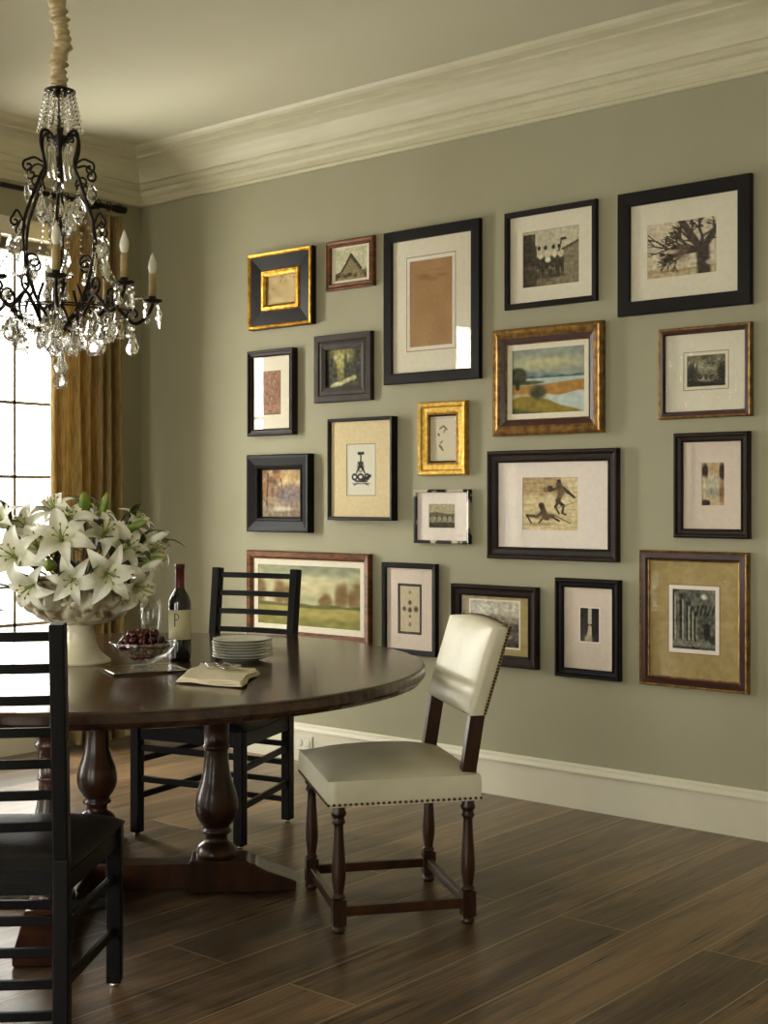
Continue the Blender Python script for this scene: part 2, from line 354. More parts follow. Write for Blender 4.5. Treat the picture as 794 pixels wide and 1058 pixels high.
def make_window(i, loc, rz, WH, mu):
    root = empty('window_%d' % (i+1), loc, rz); tag(root, kind='structure')
    h = WZ1-WZ0; fr = MB()
    x0, x1 = -.10, -.05
    fr.box((x0, -WH, 0), (x1, -WH+.04, h)); fr.box((x0, WH-.04, 0), (x1, WH, h)); fr.box((x0, -WH, 0), (x1, WH, .05)); fr.box((x0, -WH, h-.06), (x1, WH, h))
    for k in mu: fr.box((x0+.015, k*.33-.008, .04), (x1-.015, k*.33+.008, h-.05))
    for k in range(6):
        z = .018+.383*(k+0)
        if k > 0: fr.box((x0+.015, -WH+.02, z-.008), (x1-.015, WH-.02, z+.008))
    fr.build('window_frame', M['steel'], root)
    MB().box((-.078, -WH+.02, .02), (-.074, WH-.02, h-.02)).build('pane', M['winglass'], root)
    cs = MB()
    for s in (-1, 1): cs.box((0.0005, s*(WH+.05)-.05, -.02), (.022, s*(WH+.05)+.05, h+.0))
    cs.box((0.0005, -WH-.1, h), (.024, WH+.1, h+.095)); cs.box((0.0005, -WH-.12, -.04), (.05, WH+.12, -.005)); cs.box((0.0005, -WH-.1, -.1), (.016, WH+.1, -.04))
    cs.build('casing', M['base'], root, bevel=.004)
for i, wy in enumerate(WINS): make_window(i, (0, wy, WZ0), 0, WH, (0,))
for i, wx in enumerate(FILL_WINS): make_window(i+3, (wx, RY, WZ0), R(90), FH, (-1, 0, 1))  # added fill windows, out of view behind the camera

# curtain rod and curtain
rod = empty('curtain_rod', (.11, -1.16, 2.862))
tag(rod, 'black metal curtain rod with a thick end cap near the corner', 'curtain rod')
MB().tube([(0, -.95, 0), (0, .88, 0)], .014, 12).build('rod', M['iron'], rod)
MB().tube([(0, .86, 0), (0, .88, 0), (0, .885, 0), (0, .955, 0), (0, .96, 0)], [.014, .016, .021, .021, .016], 14).build('finial', M['iron'], rod)
for yy in (.80, -.85):
    MB().beam((-.108, yy, 0), (0, yy, 0), .012, .02).build('bracket', M['iron'], rod)
cur = empty('curtain', (.1, -.43, .02))
tag(cur, 'gold tan pleated full length curtain hanging beside the window', 'curtain')
YL, YR = -.25, .205
def cur_pt(u, v):
    z = v*2.80; y = YL+(YR-YL)*u
    ph = u*2*PI*6.5+.5*math.sin(u*9)
    a = .042*(1-.50*v)*(1 if u > .3 else .45)+.006
    y += .012*math.sin(ph*.5+v*1.5)*(1-v)
    return (a*math.sin(ph)+.006*math.sin(z*3+u*12), y, z)
MB().grid(cur_pt, 150, 40).build('drape', M['curtain'], cur, fix=False, solid=.003)
hd = MB()
hd.grid(lambda u, v: (.022*math.sin(u*2*PI*6.5)*.6, YL+(YR-YL)*u, 2.70+.10*v), 100, 3)
hd.build('pleated_heading', M['curtain'], cur, fix=False, solid=.006)
for k in range(7):
    y = YL+.02+(YR-YL-.04)*k/6
    MB().tube([(.01+.022*math.cos(t*PI/8), y, 2.845+.024*math.sin(t*PI/8)) for t in range(17)], .003, 6).build('curtain_ring', M['iron'], cur)

ow = empty('wall_outlet', (1.27, -.0185, .095)); tag(ow, 'white electrical outlet plate set in the baseboard of the picture wall', 'outlet')
MB().box((-.055, -.006, -.035), (.055, 0, .035)).build('cover_plate', M['outlet'], ow, bevel=.002)
for s in (-1, 1):
    MB().lathe([(.018, 0), (.018, .003), (.016, .004)], 16).build('socket', M['base'], ow, loc=(s*.026, -.006, 0), rot=(R(90), 0, 0))

# ------------------------------------------------------------------ pictures: small painted canvases
class Canvas:
    def __init__(s, w, h, c): s.w = w; s.h = h; s.a = np.zeros((h, w, 3)); s.a[:] = c; s.Y, s.X = np.mgrid[0:h, 0:w]; s.U = (s.X+.5)/w; s.V = 1-(s.Y+.5)/h
    def put(s, m, c, al=1.0):
        m = np.clip(m*al, 0, 1)[..., None]; s.a = s.a*(1-m)+np.array(c, float)*m; return s
    def rect(s, u0, v0, u1, v1, c, al=1): return s.put(((s.U >= u0) & (s.U <= u1) & (s.V >= v0) & (s.V <= v1)).astype(float), c, al)
    def ell(s, u, v, ru, rv, c, al=1, soft=.15):
        d = np.sqrt(((s.U-u)/ru)**2+((s.V-v)/rv)**2); return s.put(np.clip((1+soft-d)/(2*soft), 0, 1), c, al)
    def line(s, p, q, w, c, al=1):
        px, py = p; qx, qy = q; dx, dy = qx-px, qy-py; L = dx*dx+dy*dy+1e-9
        t = np.clip(((s.U-px)*dx+(s.V-py)*dy)/L, 0, 1); d = np.hypot(s.U-px-t*dx, s.V-py-t*dy)
        return s.put(np.clip((w-d)/(w*.5)+.5, 0, 1), c, al)
    def below(s, f, c, al=1, soft=.01): return s.put(np.clip((f(s.U)-s.V)/soft+.5, 0, 1), c, al)
    def noise(s, sc, amp, seed=0, sx=1, sy=1, thr=None, c=None, al=1):
        n = np.zeros((s.h, s.w))
        for y in range(s.h):
            for x in range(s.w): n[y, x] = mnoise.noise(Vector((s.U[y, x]*sc*sx+seed*17.3, s.V[y, x]*sc*sy, seed)))
        if thr is None: s.a = np.clip(s.a+(n*amp)[..., None], 0, 255)
        else: s.put(np.clip((n-thr)*8, 0, 1), c, al)
        return s
S_ = lambda k: random.Random(k)
def art_parchment():
    c = Canvas(40, 40, (196, 172, 122)); c.noise(4, 26, 1); r = S_(2)
    for k in range(14): x, y = r.random(), r.uniform(.55, .95); c.line((x, y), (x+r.uniform(-.1, .1), y+r.uniform(-.08, .08)), .012, (120, 96, 58), .6)
    return c
def art_hut():
    c = Canvas(56, 50, (198, 194, 160)); c.noise(3, 18, 3)
    c.below(lambda u: .22+.05*np.sin(u*9), (78, 66, 44)); c.below(lambda u: .78-1.5*np.abs(u-.5), (92, 80, 54), soft=.02)
    c.below(lambda u: .66-1.45*np.abs(u-.5), (136, 122, 84), soft=.02); c.line((.18, .22), (.5, .80), .02, (44, 34, 20)); c.line((.82, .32), (.5, .80), .02, (44, 34, 20))
    for k in range(12): c.ell(S_(k).random(), .12+.12*S_(k+50).random(), .07, .05, (52, 42, 26) if k % 2 else (120, 104, 70), .8)
    return c.noise(14, 26, 4)
def art_tan():
    c = Canvas(46, 80, (166, 128, 84)); c.noise(3, 12, 5); c.noise(30, 8, 6)
    for k in range(10): c.ell(.2+.6*S_(k).random(), .75+.12*S_(k+9).random(), .12, .02, (140, 100, 62), .4, .5)
    return c
def sepia_scene(seed, dark=(40, 36, 26), sky=(196, 188, 160)):
    c = Canvas(72, 64, sky); r = S_(seed); c.noise(3, 16, seed)
    return c, r
def art_horses():
    c, r = sepia_scene(11); g = (118, 108, 82)
    c.below(lambda u: .30+.02*np.sin(u*20), g); c.rect(.0, .38, .22, .95, (66, 60, 42)); c.below(lambda u: np.where(u < .25, .97-1.0*u, 0), (52, 46, 32), .8)
    c.below(lambda u: np.where(u > .6, .45+.35*(u-.6)+.15, 0), (132, 122, 96)); c.line((.58, .56), (1.0, .74), .02, (70, 60, 44))
    for x in (.3, .42, .56, .66):
        c.ell(x, .42, .085, .12, (60, 52, 36)); c.ell(x+.02, .55, .05, .07, (214, 204, 176)); c.ell(x-.01, .68, .03, .04, (40, 34, 24))
        for dx in (-.05, -.015, .03, .06): c.line((x+dx, .34), (x+dx+.01, .15), .010, (44, 36, 24))
    c.ell(.45, .46, .05, .05, (226, 220, 196)); c.line((.65, .6), (.7, .82), .012, (40, 34, 24)); c.ell(.73, .8, .06, .025, (50, 44, 32)); c.ell(.45, .16, .3, .04, (70, 62, 44), .6)
    return c.noise(16, 34, 12)
def art_tree():
    c, r = sepia_scene(21, sky=(206, 194, 166)); c.below(lambda u: .16+.02*np.sin(u*7), (186, 168, 130)); c.line((0, .10), (.7, .12), .012, (130, 108, 76), .7)
    def br(x, y, a, L, w, d):
        x2, y2 = x+math.cos(a)*L, y+math.sin(a)*L; c.line((x, y), (x2, y2), w, (56, 42, 32))
        if d > 0:
            for k in range(3): br(x2, y2, a+r.uniform(-.9, .9), L*r.uniform(.6, .85), w*.66, d-1)
    c.line((.82, .05), (.80, .45), .09, (50, 38, 30)); c.line((.80, .40), (.50, .98), .05, (56, 42, 32)); c.line((.8, .45), (1.0, .8), .05, (50, 38, 30))
    for a in (2.9, 2.6, 2.2, 1.5, .9, 3.2): br(.78, .42, a, .24, .026, 3)
    br(.62, .5, 3.1, .3, .02, 2); c.ell(.5, .42, .10, .14, (104, 86, 70), .7, .5); c.ell(.92, .2, .08, .05, (210, 196, 168), .8)
    return c.noise(18, 40, 22)
def art_redtext():
    c = Canvas(34, 64, (146, 106, 80))
    c.noise(18, 50, 31); c.noise(8, 30, 32)
    c.rect(.93, 0, 1, 1, (90, 56, 36)); c.rect(0, 0, 1, .03, (90, 60, 40))
    return c
def art_forest():
    c = Canvas(56, 56, (64, 58, 34)); c.ell(.4, .68, .38, .3, (168, 160, 96), 1, .5); c.ell(.45, .3, .3, .12, (120, 112, 62), 1, .6)
    for x, w, h in ((.1, .12, .8), (.55, .06, .72), (.68, .08, .6), (.9, .14, .9), (.25, .05, .5)): c.ell(x, h/2+.12, w, h/2, (38, 40, 24), .85, .4)
    c.line((.15, .06), (.8, .26), .05, (190, 182, 130), .8); c.ell(.3, .12, .14, .05, (200, 196, 150), .8, .4)
    return c.noise(11, 50, 33)
def art_lagoon():
    c = Canvas(80, 76, (140, 148, 132)); c.noise(2.5, 16, 41, 1, 3)
    c.ell(.45, .78, .5, .10, (196, 190, 140), .8, .6); c.ell(.6, .9, .5, .06, (146, 154, 144), .6, .6)
    c.below(lambda u: .62+.04*np.sin(u*5+1)+.02*np.sin(u*13), (112, 126, 124), soft=.03); c.below(lambda u: .57+.008*np.sin(u*30), (66, 88, 92))
    c.below(lambda u: .545+.0*u, (176, 190, 180)); c.below(lambda u: .44+.10*(u-.4)*(u > .4), (166, 122, 54), soft=.02); c.ell(.22, .48, .22, .03, (74, 78, 40))
    c.below(lambda u: .26+.05*u-.02*np.sin(u*12), (184, 196, 190)); c.ell(.12, .27, .5, .04, (196, 196, 170), .6)
    c.below(lambda u: .24-.0*u-.55*np.clip(u-.5, 0, 1)+.03*np.sin(u*8), (136, 118, 40), soft=.03); c.below(lambda u: .10-.22*u, (70, 76, 30), soft=.05)
    c.ell(.08, .58, .13, .14, (54, 62, 32)); c.line((.08, .5), (.08, .40), .03, (48, 46, 28)); c.ell(.36, .33, .11, .11, (70, 68, 34), 1, .3); c.ell(.33, .30, .06, .05, (50, 56, 30))
    return c.noise(13, 22, 42)
def art_engraving(seed):
    c = Canvas(54, 44, (120, 116, 92)); c.noise(6, 60, seed); c.below(lambda u: .18+.04*np.sin(u*9), (50, 46, 34)); c.ell(.3, .62, .16, .16, (170, 164, 136), .7, .5)
    for x in (.08, .2, .88, .95): c.ell(x, .42, .09, .3, (42, 42, 30), .9, .4)
    for x in (.35, .5, .62): c.ell(x, .3, .05, .09, (60, 56, 40), .8); c.ell(x+.03, .42, .03, .03, (150, 140, 110), .8)
    return c.noise(20, 50, seed+1)
def art_monogram():
    c = Canvas(56, 90, (216, 212, 194)); k = (34, 32, 28)
    c.ell(.47, .82, .09, .028, k); c.line((.49, .83), (.49, .66), .022, k); c.ell(.42, .82, .05, .03, k); c.ell(.56, .82, .05, .03, k)
    c.ell(.48, .56, .12, .11, (120, 116, 102)); c.ell(.48, .56, .09, .08, (196, 192, 176)); c.line((.40, .5), (.56, .64), .02, k); c.line((.56, .5), (.40, .64), .02, k)
    c.line((.48, .66), (.34, .44), .022, k); c.line((.48, .66), (.62, .44), .022, k)
    for x, r in ((.27, .10), (.48, .12), (.70, .10)): c.ell(x, .36, r, .07, k); c.ell(x, .36, r*.5, .032, (210, 206, 188))
    c.line((.55, .3), (.82, .38), .03, k); c.line((.2, .23), (.8, .23), .012, (130, 126, 110)); c.line((.3, .28), (.7, .27), .016, k); c.line((.25, .2), (.4, .24), .01, k); c.line((.6, .24), (.75, .2), .01, k)
    return c
def art_marks():
    c = Canvas(44, 70, (212, 202, 176)); c.rect(.04, .03, .96, .05, (190, 182, 160)); c.rect(.04, .95, .96, .97, (190, 182, 160))
    for p, q, w in (((.35, .72), (.5, .78), .02), ((.5, .78), (.62, .70), .02), ((.55, .7), (.5, .64), .02), ((.3, .60), (.33, .58), .03), ((.38, .40), (.45, .44), .02), ((.35, .34), (.42, .30), .03), ((.4, .28), (.48, .24), .02)): c.line(p, q, w, (110, 92, 66), .9)
    return c
def art_autumn():
    c = Canvas(60, 56, (150, 128, 100)); c.ell(.65, .85, .4, .16, (196, 168, 108), .8, .5); c.noise(5, 40, 51)
    for k in range(30):
        r = S_(k+500); c.ell(r.uniform(.02, .45), r.uniform(.45, .98), .07, .06, r.choice([(164, 108, 48), (120, 84, 46), (146, 96, 60), (98, 76, 52)]), .7, .5)
    c.ell(.7, .45, .35, .18, (112, 100, 104), .8, .5); c.ell(.75, .6, .25, .07, (128, 108, 96), .7, .5); c.line((.12, .25), (.16, .9), .02, (74, 56, 40), .8); c.line((.55, .4), (.5, .8), .012, (90, 72, 60), .8)
    c.below(lambda u: .2+.03*np.sin(u*8), (128, 112, 92), .8, .06); c.ell(.5, .17, .28, .05, (192, 180, 160), .9, .5)
    return c.noise(14, 34, 52)
def art_smallphoto():
    c = Canvas(50, 44, (176, 166, 132)); c.below(lambda u: .62+.03*np.sin(u*6), (92, 84, 60)); c.below(lambda u: .45+.02*np.sin(u*9), (128, 118, 88))
    for x in (.2, .4, .6, .8): c.ell(x, .38, .08, .10, (164, 154, 122), .8); c.line((x+.1, .3), (x+.1, .58), .012, (50, 44, 32))
    c.below(lambda u: .22+0*u, (58, 50, 36)); return c.noise(14, 40, 61)
def art_rider():
    c = Canvas(90, 84, (214, 196, 150)); k = (54, 38, 26); c.noise(4, 10, 71)
    c.put(((c.U < .70)).astype(float)*np.clip((c.V-.55-.06*np.sin(c.U*8))*9, 0, 1), (168, 138, 94), .7); c.noise(8, 24, 72, .5, 4)
    c.ell(.62, .55, .24, .16, (222, 206, 164), 1, .3)
    for p, q, w, col in (((.66, .86), (.70, .70), .050, (84, 60, 40)), ((.70, .82), (.84, .70), .030, k), ((.84, .70), (.93, .62), .022, k), ((.66, .82), (.56, .76), .024, k), ((.70, .70), (.64, .56), .045, (110, 84, 56)),
        ((.64, .56), (.74, .46), .030, k), ((.74, .46), (.72, .33), .020, k), ((.66, .58), (.60, .44), .026, (70, 50, 34)), ((.60, .44), (.66, .32), .016, k), ((.72, .32), (.78, .30), .016, k),
        ((.36, .44), (.40, .30), .050, (80, 58, 40)), ((.40, .30), (.54, .26), .034, k), ((.54, .26), (.66, .18), .020, k), ((.36, .34), (.26, .26), .024, k), ((.26, .26), (.08, .28), .026, (84, 62, 44)), ((.08, .28), (.16, .14), .014, k),
        ((.40, .26), (.30, .14), .016, k), ((.55, .30), (.86, .14), .010, (104, 80, 54)), ((.58, .40), (.98, .54), .007, (140, 112, 76))): c.line(p, q, w, col)
    c.ell(.68, .74, .11, .13, (120, 96, 66), .7, .5); c.ell(.42, .28, .16, .07, (110, 86, 60), .7, .5); c.ell(.3, .12, .25, .03, (150, 124, 84), .6, .6)
    c.ell(.66, .92, .036, .036, k); c.ell(.50, .78, .055, .06, (70, 50, 34)); c.ell(.42, .76, .04, .05, (128, 98, 66)); c.ell(.345, .47, .05, .055, k); c.ell(.44, .22, .05, .03, (90, 66, 46))
    return c.noise(16, 26, 73)
def art_portrait():
    c = Canvas(40, 70, (196, 178, 140)); k = (48, 34, 28)
    c.ell(.15, .80, .13, .17, k, 1, .3); c.ell(.88, .78, .12, .2, k, 1, .3); c.ell(.52, .85, .2, .14, (186, 158, 116)); c.ell(.5, .5, .36, .18, (188, 182, 158), 1, .4)
    c.ell(.5, .3, .26, .1, (140, 140, 128), .8, .5); c.ell(.18, .06, .2, .08, (60, 48, 40)); c.ell(.88, .3, .12, .28, (134, 98, 62), .9, .4); c.ell(.1, .45, .1, .2, (210, 198, 168), 1, .5)
    return c.noise(10, 34, 81)
def art_field():
    c = Canvas(96, 56, (176, 172, 132)); c.noise(2.4, 24, 91, 1, 3); c.ell(.45, .66, .3, .14, (206, 196, 150), .8, .6); c.ell(.6, .95, .6, .1, (128, 134, 108), .8, .5)
    for x, w, h in ((.03, .05, .6), (.22, .06, .56), (.30, .05, .45), (.64, .04, .2), (.68, .05, .28), (.80, .045, .5), (.84, .04, .56), (.91, .035, .42), (.97, .05, .6)):
        c.ell(x, .36+h*.32, w, h*.36, (118, 92, 50), .95, .35)
    c.below(lambda u: .37+.01*np.sin(u*20), (92, 92, 46)); c.below(lambda u: .31+.01*np.sin(u*9), (158, 148, 76)); c.below(lambda u: .15+.02*np.sin(u*7), (120, 116, 52), .8, .08)
    return c.noise(12, 26, 92)
def art_cells():
    c = Canvas(48, 90, (196, 182, 150)); k = (60, 44, 34)
    for u, v, r in ((.5, .86, .06), (.5, .64, .08), (.22, .50, .08), (.5, .48, .09), (.80, .50, .10), (.5, .34, .05), (.5, .16, .07)):
        c.ell(u, v, r, r*.6, k if v < .8 and v > .2 else (120, 104, 80), .9, .4)
    return c.noise(12, 14, 93)
def art_street():
    c = Canvas(70, 64, (196, 190, 170)); c.below(lambda u: .75-.1*u, (120, 112, 96), .8, .1); c.below(lambda u: .48+.05*np.sin(u*9), (74, 66, 58)); c.ell(.2, .8, .3, .1, (210, 206, 188), .8, .4)
    for k in range(16): r = S_(k+77); c.ell(r.random(), r.uniform(.1, .5), .06, .05, r.choice([(150, 140, 120), (50, 42, 36), (96, 84, 80)]), .8, .4)
    return c.noise(14, 50, 94)
def art_doors():
    c = Canvas(44, 76, (34, 26, 22)); c.rect(.40, .0, .58, 1, (206, 194, 168)); c.rect(.36, .46, .62, .52, (44, 34, 30)); c.ell(.42, .08, .22, .13, (170, 158, 132), 1, .3); c.line((.36, .1), (.49, .46), .05, (190, 176, 150)); c.noise(12, 18, 95); return c
def art_cloister():
    c = Canvas(66, 88, (96, 96, 82)); c.noise(5, 40, 96); c.ell(.73, .88, .07, .05, (220, 220, 200), 1, .4)
    for i, (x, w, h) in enumerate(((.04, .05, 1.0), (.22, .06, .9), (.36, .045, .78), (.46, .035, .70), (.54, .03, .62))):
        c.rect(x-w, .14, x, h, (28, 28, 24)); c.rect(x, .16, x+w*.6, h-.06, (164, 162, 140)); c.ell(x+w*.2, h-.02, w*1.4, .05, (40, 40, 34), .8, .4)
    c.rect(.60, .12, 1, .55, (78, 78, 64), .6); c.ell(.80, .3, .08, .14, (30, 30, 26)); c.ell(.92, .16, .08, .08, (34, 34, 30))
    for k in range(5): c.line((.55+.09*k, .58), (.6+.09*k, .72), .02, (40, 42, 36))
    c.below(lambda u: .14+.04*np.sin(u*11), (120, 122, 108), .9, .04); c.below(lambda u: .05+.0*u, (60, 62, 56)); return c.noise(16, 44, 97)

def frame_pic(x0, x1, z0, z1, d, prof, fmats, pic, art, label, matm=None, mlines=(), glass=True, bevelm=None, liner=None, deck=False):
    """prof: (inset, depth, material index of the strip that starts here) from the wall edge to the inner lip. pic: (u0,u1,v0,v1) of the picture in the outer rectangle"""
    cx, cz = (x0+x1)/2, (z0+z1)/2; W, H = x1-x0, z1-z0
    root = empty('picture_frame', (cx, 0, cz)); tag(root, label, 'picture', 'framed pictures on the sage green wall')
    mb = MB(); n = len(prof); vs = []
    for sx, sz in ((-1, -1), (1, -1), (1, 1), (-1, 1)):
        for ins, dep, mi in prof: vs.append((sx*(W/2-ins), -dep, sz*(H/2-ins)))
    for k in range(4):
        k2 = (k+1) % 4
        for i in range(n-1): mb.add([vs[k*n+i], vs[k2*n+i], vs[k2*n+i+1], vs[k*n+i+1]], [(0, 1, 2, 3)], prof[i][2])
    me = mb.mesh('frame', fmats)
    bm = bmesh.new(); bm.from_mesh(me); bmesh.ops.remove_doubles(bm, verts=bm.verts, dist=1e-5); bmesh.ops.recalc_face_normals(bm, faces=bm.faces); bm.to_mesh(me); bm.free()
    new_obj('frame', me, root)
    ins = prof[-1][0]; dep = prof[-1][1]
    iw, ih = W/2-ins, H/2-ins
    yb = -(dep-.004) if dep > .008 else -.004
    MB().box((-iw-.004, yb+.002, -ih-.004), (iw+.004, -.001, ih+.004)).build('backing_board', M['matshadow'], root)
    u0, u1, v0, v1 = pic; px0, px1, pz0, pz1 = -W/2+u0*W, -W/2+u1*W, -H/2+v0*H, -H/2+v1*H
    def ring(name, o, i, y0, y1, m):
        b = MB(); pts = []
        for (a, c, e, g), y in ((o, y1), (i, y1), (i, y0), (o, y0)): pts += [(a, y, e), (c, y, e), (c, y, g), (a, y, g)]
        for r_ in range(3):
            for k in range(4): b.add([pts[r_*4+k], pts[r_*4+(k+1) % 4], pts[r_*4+4+(k+1) % 4], pts[r_*4+4+k]], [(0, 1, 2, 3)])
        return b
    if liner:
        lw, lm = liner
        ring('liner', (-iw, iw, -ih, ih), (-iw+lw, iw-lw, -ih+lw, ih-lw), yb, yb-.004, lm).build('liner', lm, root)
        if matm is None: px0, px1, pz0, pz1 = -iw+lw, iw-lw, -ih+lw, ih-lw
    if matm is not None:
        b = ring('mat_board', (-iw, iw, -ih, ih), (px0, px1, pz0, pz1), yb, yb-.0025, matm); ms = [matm]
        for (off, lw_, lm) in mlines:
            ms.append(lm); o = (px0-off-lw_, px1+off+lw_, pz0-off-lw_, pz1+off+lw_); i_ = (px0-off, px1+off, pz0-off, pz1+off)
            rb = ring('', o, i_, yb-.0024, yb-.0029, lm); b.add(rb.v, rb.f, len(ms)-1)
        b.build('mat_board', ms, root)
    c = art(); a = c.a/255.0; a = np.where(a <= .04045, a/12.92, ((a+.055)/1.055)**2.4)
    h, w = c.h, c.w; vs = []; 
    for j in range(h):
        for i in range(w): vs.append((px0+(px1-px0)*i/(w-1), yb-.0006, pz1+(pz0-pz1)*j/(h-1)))
    fs = [(j*w+i, (j+1)*w+i, (j+1)*w+i+1, j*w+i+1) for j in range(h-1) for i in range(w-1)]
    me = bpy.data.meshes.new('picture'); me.from_pydata(vs, [], fs); me.materials.append(M['art'])
    ca = me.color_attributes.new('Col', 'FLOAT_COLOR', 'POINT'); buf = np.ones((h*w, 4)); buf[:, :3] = a.reshape(-1, 3); ca.data.foreach_set('color', buf.ravel())
    new_obj('picture', me, root)
    if glass: MB().box((-iw, yb-.0065, -ih), (iw, yb-.005, ih)).build('glass', M['picglass'], root)
    return root

def corr(x0, x1, z0, z1, d):
    # the front face stands d off the wall
    k = d/4.83; return (x0+k*(5.81-x0), x1, 1.3+(z0-1.3)*(1-k*.7), 1.3+(z1-1.3)*(1-k*.7))
def P_flat(w, d): return [(0, .001, 0), (0, d-.003, 0), (.003, d, 0), (w-.004, d-.002, 0), (w, d-.005, 0), (w, d-.014, 0)]
def P_scoop(w, d): return [(0, .001, 0), (0, d-.006, 0), (.006, d, 0), (.012, d, 0), (w*.45, d-.010, 0), (w*.8, d-.012, 0), (w*.86, d-.007, 0), (w, d-.012, 0), (w, d-.02, 0)]
BK, GD = M['blackframe'], M['gold']
F = frame_pic
F(*corr(.842, 1.330, 2.170, 2.558, .042), .042, [(0, .001, 1), (0, .034, 0), (.004, .042, 0), (.014, .040, 0), (.020, .034, 1), (.088, .026, 0), (.094, .034, 0), (.108, .034, 0), (.120, .026, 0), (.120, .018, 0)], [GD, BK], (.25, .75, .31, .69), art_parchment,
  'gilt edged black frame around a small parchment, top left of the picture wall')
F(*corr(1.388, 1.718, 2.318, 2.558, .024), .024, [(0, .001, 0), (0, .018, 0), (.008, .024, 0), (.018, .018, 0), (.026, .022, 0), (.032, .016, 0), (.032, .010, 0)], [M['redbrown']], (.17, .83, .19, .83), art_hut,
  'small brown wood frame with a picture of a pointed thatched hut', M['matcream'])
F(*corr(1.760, 2.338, 1.839, 2.555, .026), .026, P_flat(.050, .026), [BK], (.27, .71, .235, .79), art_tan,
  'largest upright black frame holding a plain tan sheet with ruled border', M['matcream'], [(.004, .010, M['matwhite']), (.018, .003, M['matline'])])
F(*corr(2.453, 2.932, 2.129, 2.553, .022), .022, P_flat(.024, .022), [BK], (.197, .797, .216, .772), art_horses,
  'thin black frame with a black and white photo of people beside a horse cart', M['matcream'], [(.0, .002, M['matline'])])
F(*corr(3.019, 3.614, 2.051, 2.553, .026), .026, P_flat(.056, .026), [BK], (.226, .744, .282, .718), art_tree,
  'wide black frame with a sepia photo of a spreading bare tree, top right', M['matcream'])
F(*corr(.836, 1.205, 1.625, 2.062, .040), .040, P_scoop(.034, .040), [M['darkbrown']], (.30, .69, .245, .755), art_redtext,
  'narrow dark frame with a rust red patterned strip on cream mat', M['matcream'])
F(*corr(1.310, 1.706, 1.774, 2.104, .026), .026, [(0, .001, 0), (0, .02, 0), (.004, .026, 0), (.030, .026, 0), (.036, .020, 0), (.050, .022, 0), (.072, .016, 0), (.072, .010, 0)], [M['umber']], (.2, .8, .2, .8), art_forest,
  'wide umber square frame with a small dark forest painting', glass=False)
F(*corr(2.386, 2.964, 1.578, 2.045, .034), .034, [(0, .001, 0), (0, .026, 0), (.010, .034, 0), (.020, .030, 0), (.032, .034, 0), (.042, .026, 1), (.062, .020, 1), (.066, .022, 0), (.070, .018, 0), (.070, .012, 0)], [M['bronzegold'], M['maroon']], (.2, .8, .2, .8), art_lagoon,
  'antique gilt frame with a bright lagoon landscape painting', glass=False, liner=(.024, M['matcream']))
F(*corr(3.205, 3.614, 1.621, 1.983, .026), .026, [(0, .001, 0), (0, .020, 0), (.004, .026, 0), (.010, .024, 1), (.022, .026, 1), (.028, .018, 1), (.028, .012, 1)], [M['bronzegold'], M['maroon']], (.305, .72, .345, .685), lambda: art_engraving(45),
  'maroon and gilt frame with a small dark engraving in a ruled cream mat', M['matcream'], [(.012, .0025, M['matline'])])
F(*corr(1.401, 1.850, 1.200, 1.692, .045), .045, P_flat(.016, .045), [BK], (.285, .72, .245, .74), art_monogram,
  'slim deep black frame with a black ornamental emblem on white paper', M['mattan'], [(.0, .003, M['matline'])])
F(*corr(1.964, 2.264, 1.410, 1.746, .030), .030, [(0, .001, 0), (0, .022, 0), (.005, .030, 0), (.020, .028, 0), (.026, .022, 0), (.048, .020, 0), (.054, .024, 0), (.058, .018, 0), (.058, .010, 0)], [M['gold2']], (.22, .78, .20, .80), art_marks,
  'small bright gold frame with faint pencil marks on cream paper')
F(*corr(.832, 1.317, 1.134, 1.528, .045), .045, [(0, .001, 0), (0, .036, 0), (.006, .045, 0), (.016, .044, 0), (.055, .030, 0), (.060, .034, 0), (.068, .030, 0), (.074, .020, 0), (.074, .014, 0)], [M['ebony']], (.2, .8, .2, .8), art_autumn,
  'wide scooped black frame with an autumn woodland painting', glass=False)
F(*corr(1.942, 2.280, 1.099, 1.346, .026), .026, P_flat(.014, .026), [mat('tortoise_frame', (196, 188, 164), rough=.25, c2=(34, 26, 22), nscale=9, contrast=(.48, .52))], (.255, .72, .29, .73), art_smallphoto,
  'small mottled silver and black frame with a tiny sepia photo in wide white mat', M['matwhite'])
F(*corr(2.357, 3.035, 1.040, 1.513, .028), .028, P_scoop(.052, .028), [M['darkbrown']], (.272, .695, .27, .75), art_rider,
  'wide dark brown frame with a sepia sketch of a rider above a fallen figure', M['matwhite'])
F(*corr(3.272, 3.606, 1.148, 1.563, .030), .030, P_scoop(.036, .030), [M['darkbrown']], (.36, .66, .31, .715), art_portrait,
  'dark brown upright frame with a narrow figure study, at the right edge of the wall', M['matpink'])
F(*corr(.832, 1.697, .598, 1.039, .032), .032, [(0, .001, 0), (0, .024, 0), (.006, .032, 0), (.028, .028, 0), (.036, .020, 0), (.040, .018, 0), (.040, .012, 0)], [M['redbrown']], (.2, .8, .2, .8), art_field,
  'long red brown frame with a misty field landscape, behind the ladderback chair', glass=False, liner=(.030, M['matcream']))
F(*corr(1.748, 2.094, .578, 1.004, .028), .028, P_flat(.024, .028), [BK], (.315, .68, .25, .745), art_cells,
  'narrow black frame with a black ruled panel of small round marks', M['matpink'], [(.0, .012, M['darkline'])])
F(*corr(2.155, 2.643, .565, .920, .034), .034, P_scoop(.050, .034), [M['darkbrown']], (.22, .78, .24, .80), art_street,
  'dark wide frame with a street scene, behind the ivory leather chair back', M['mathoney'], [(.0, .008, M['matcream'])])
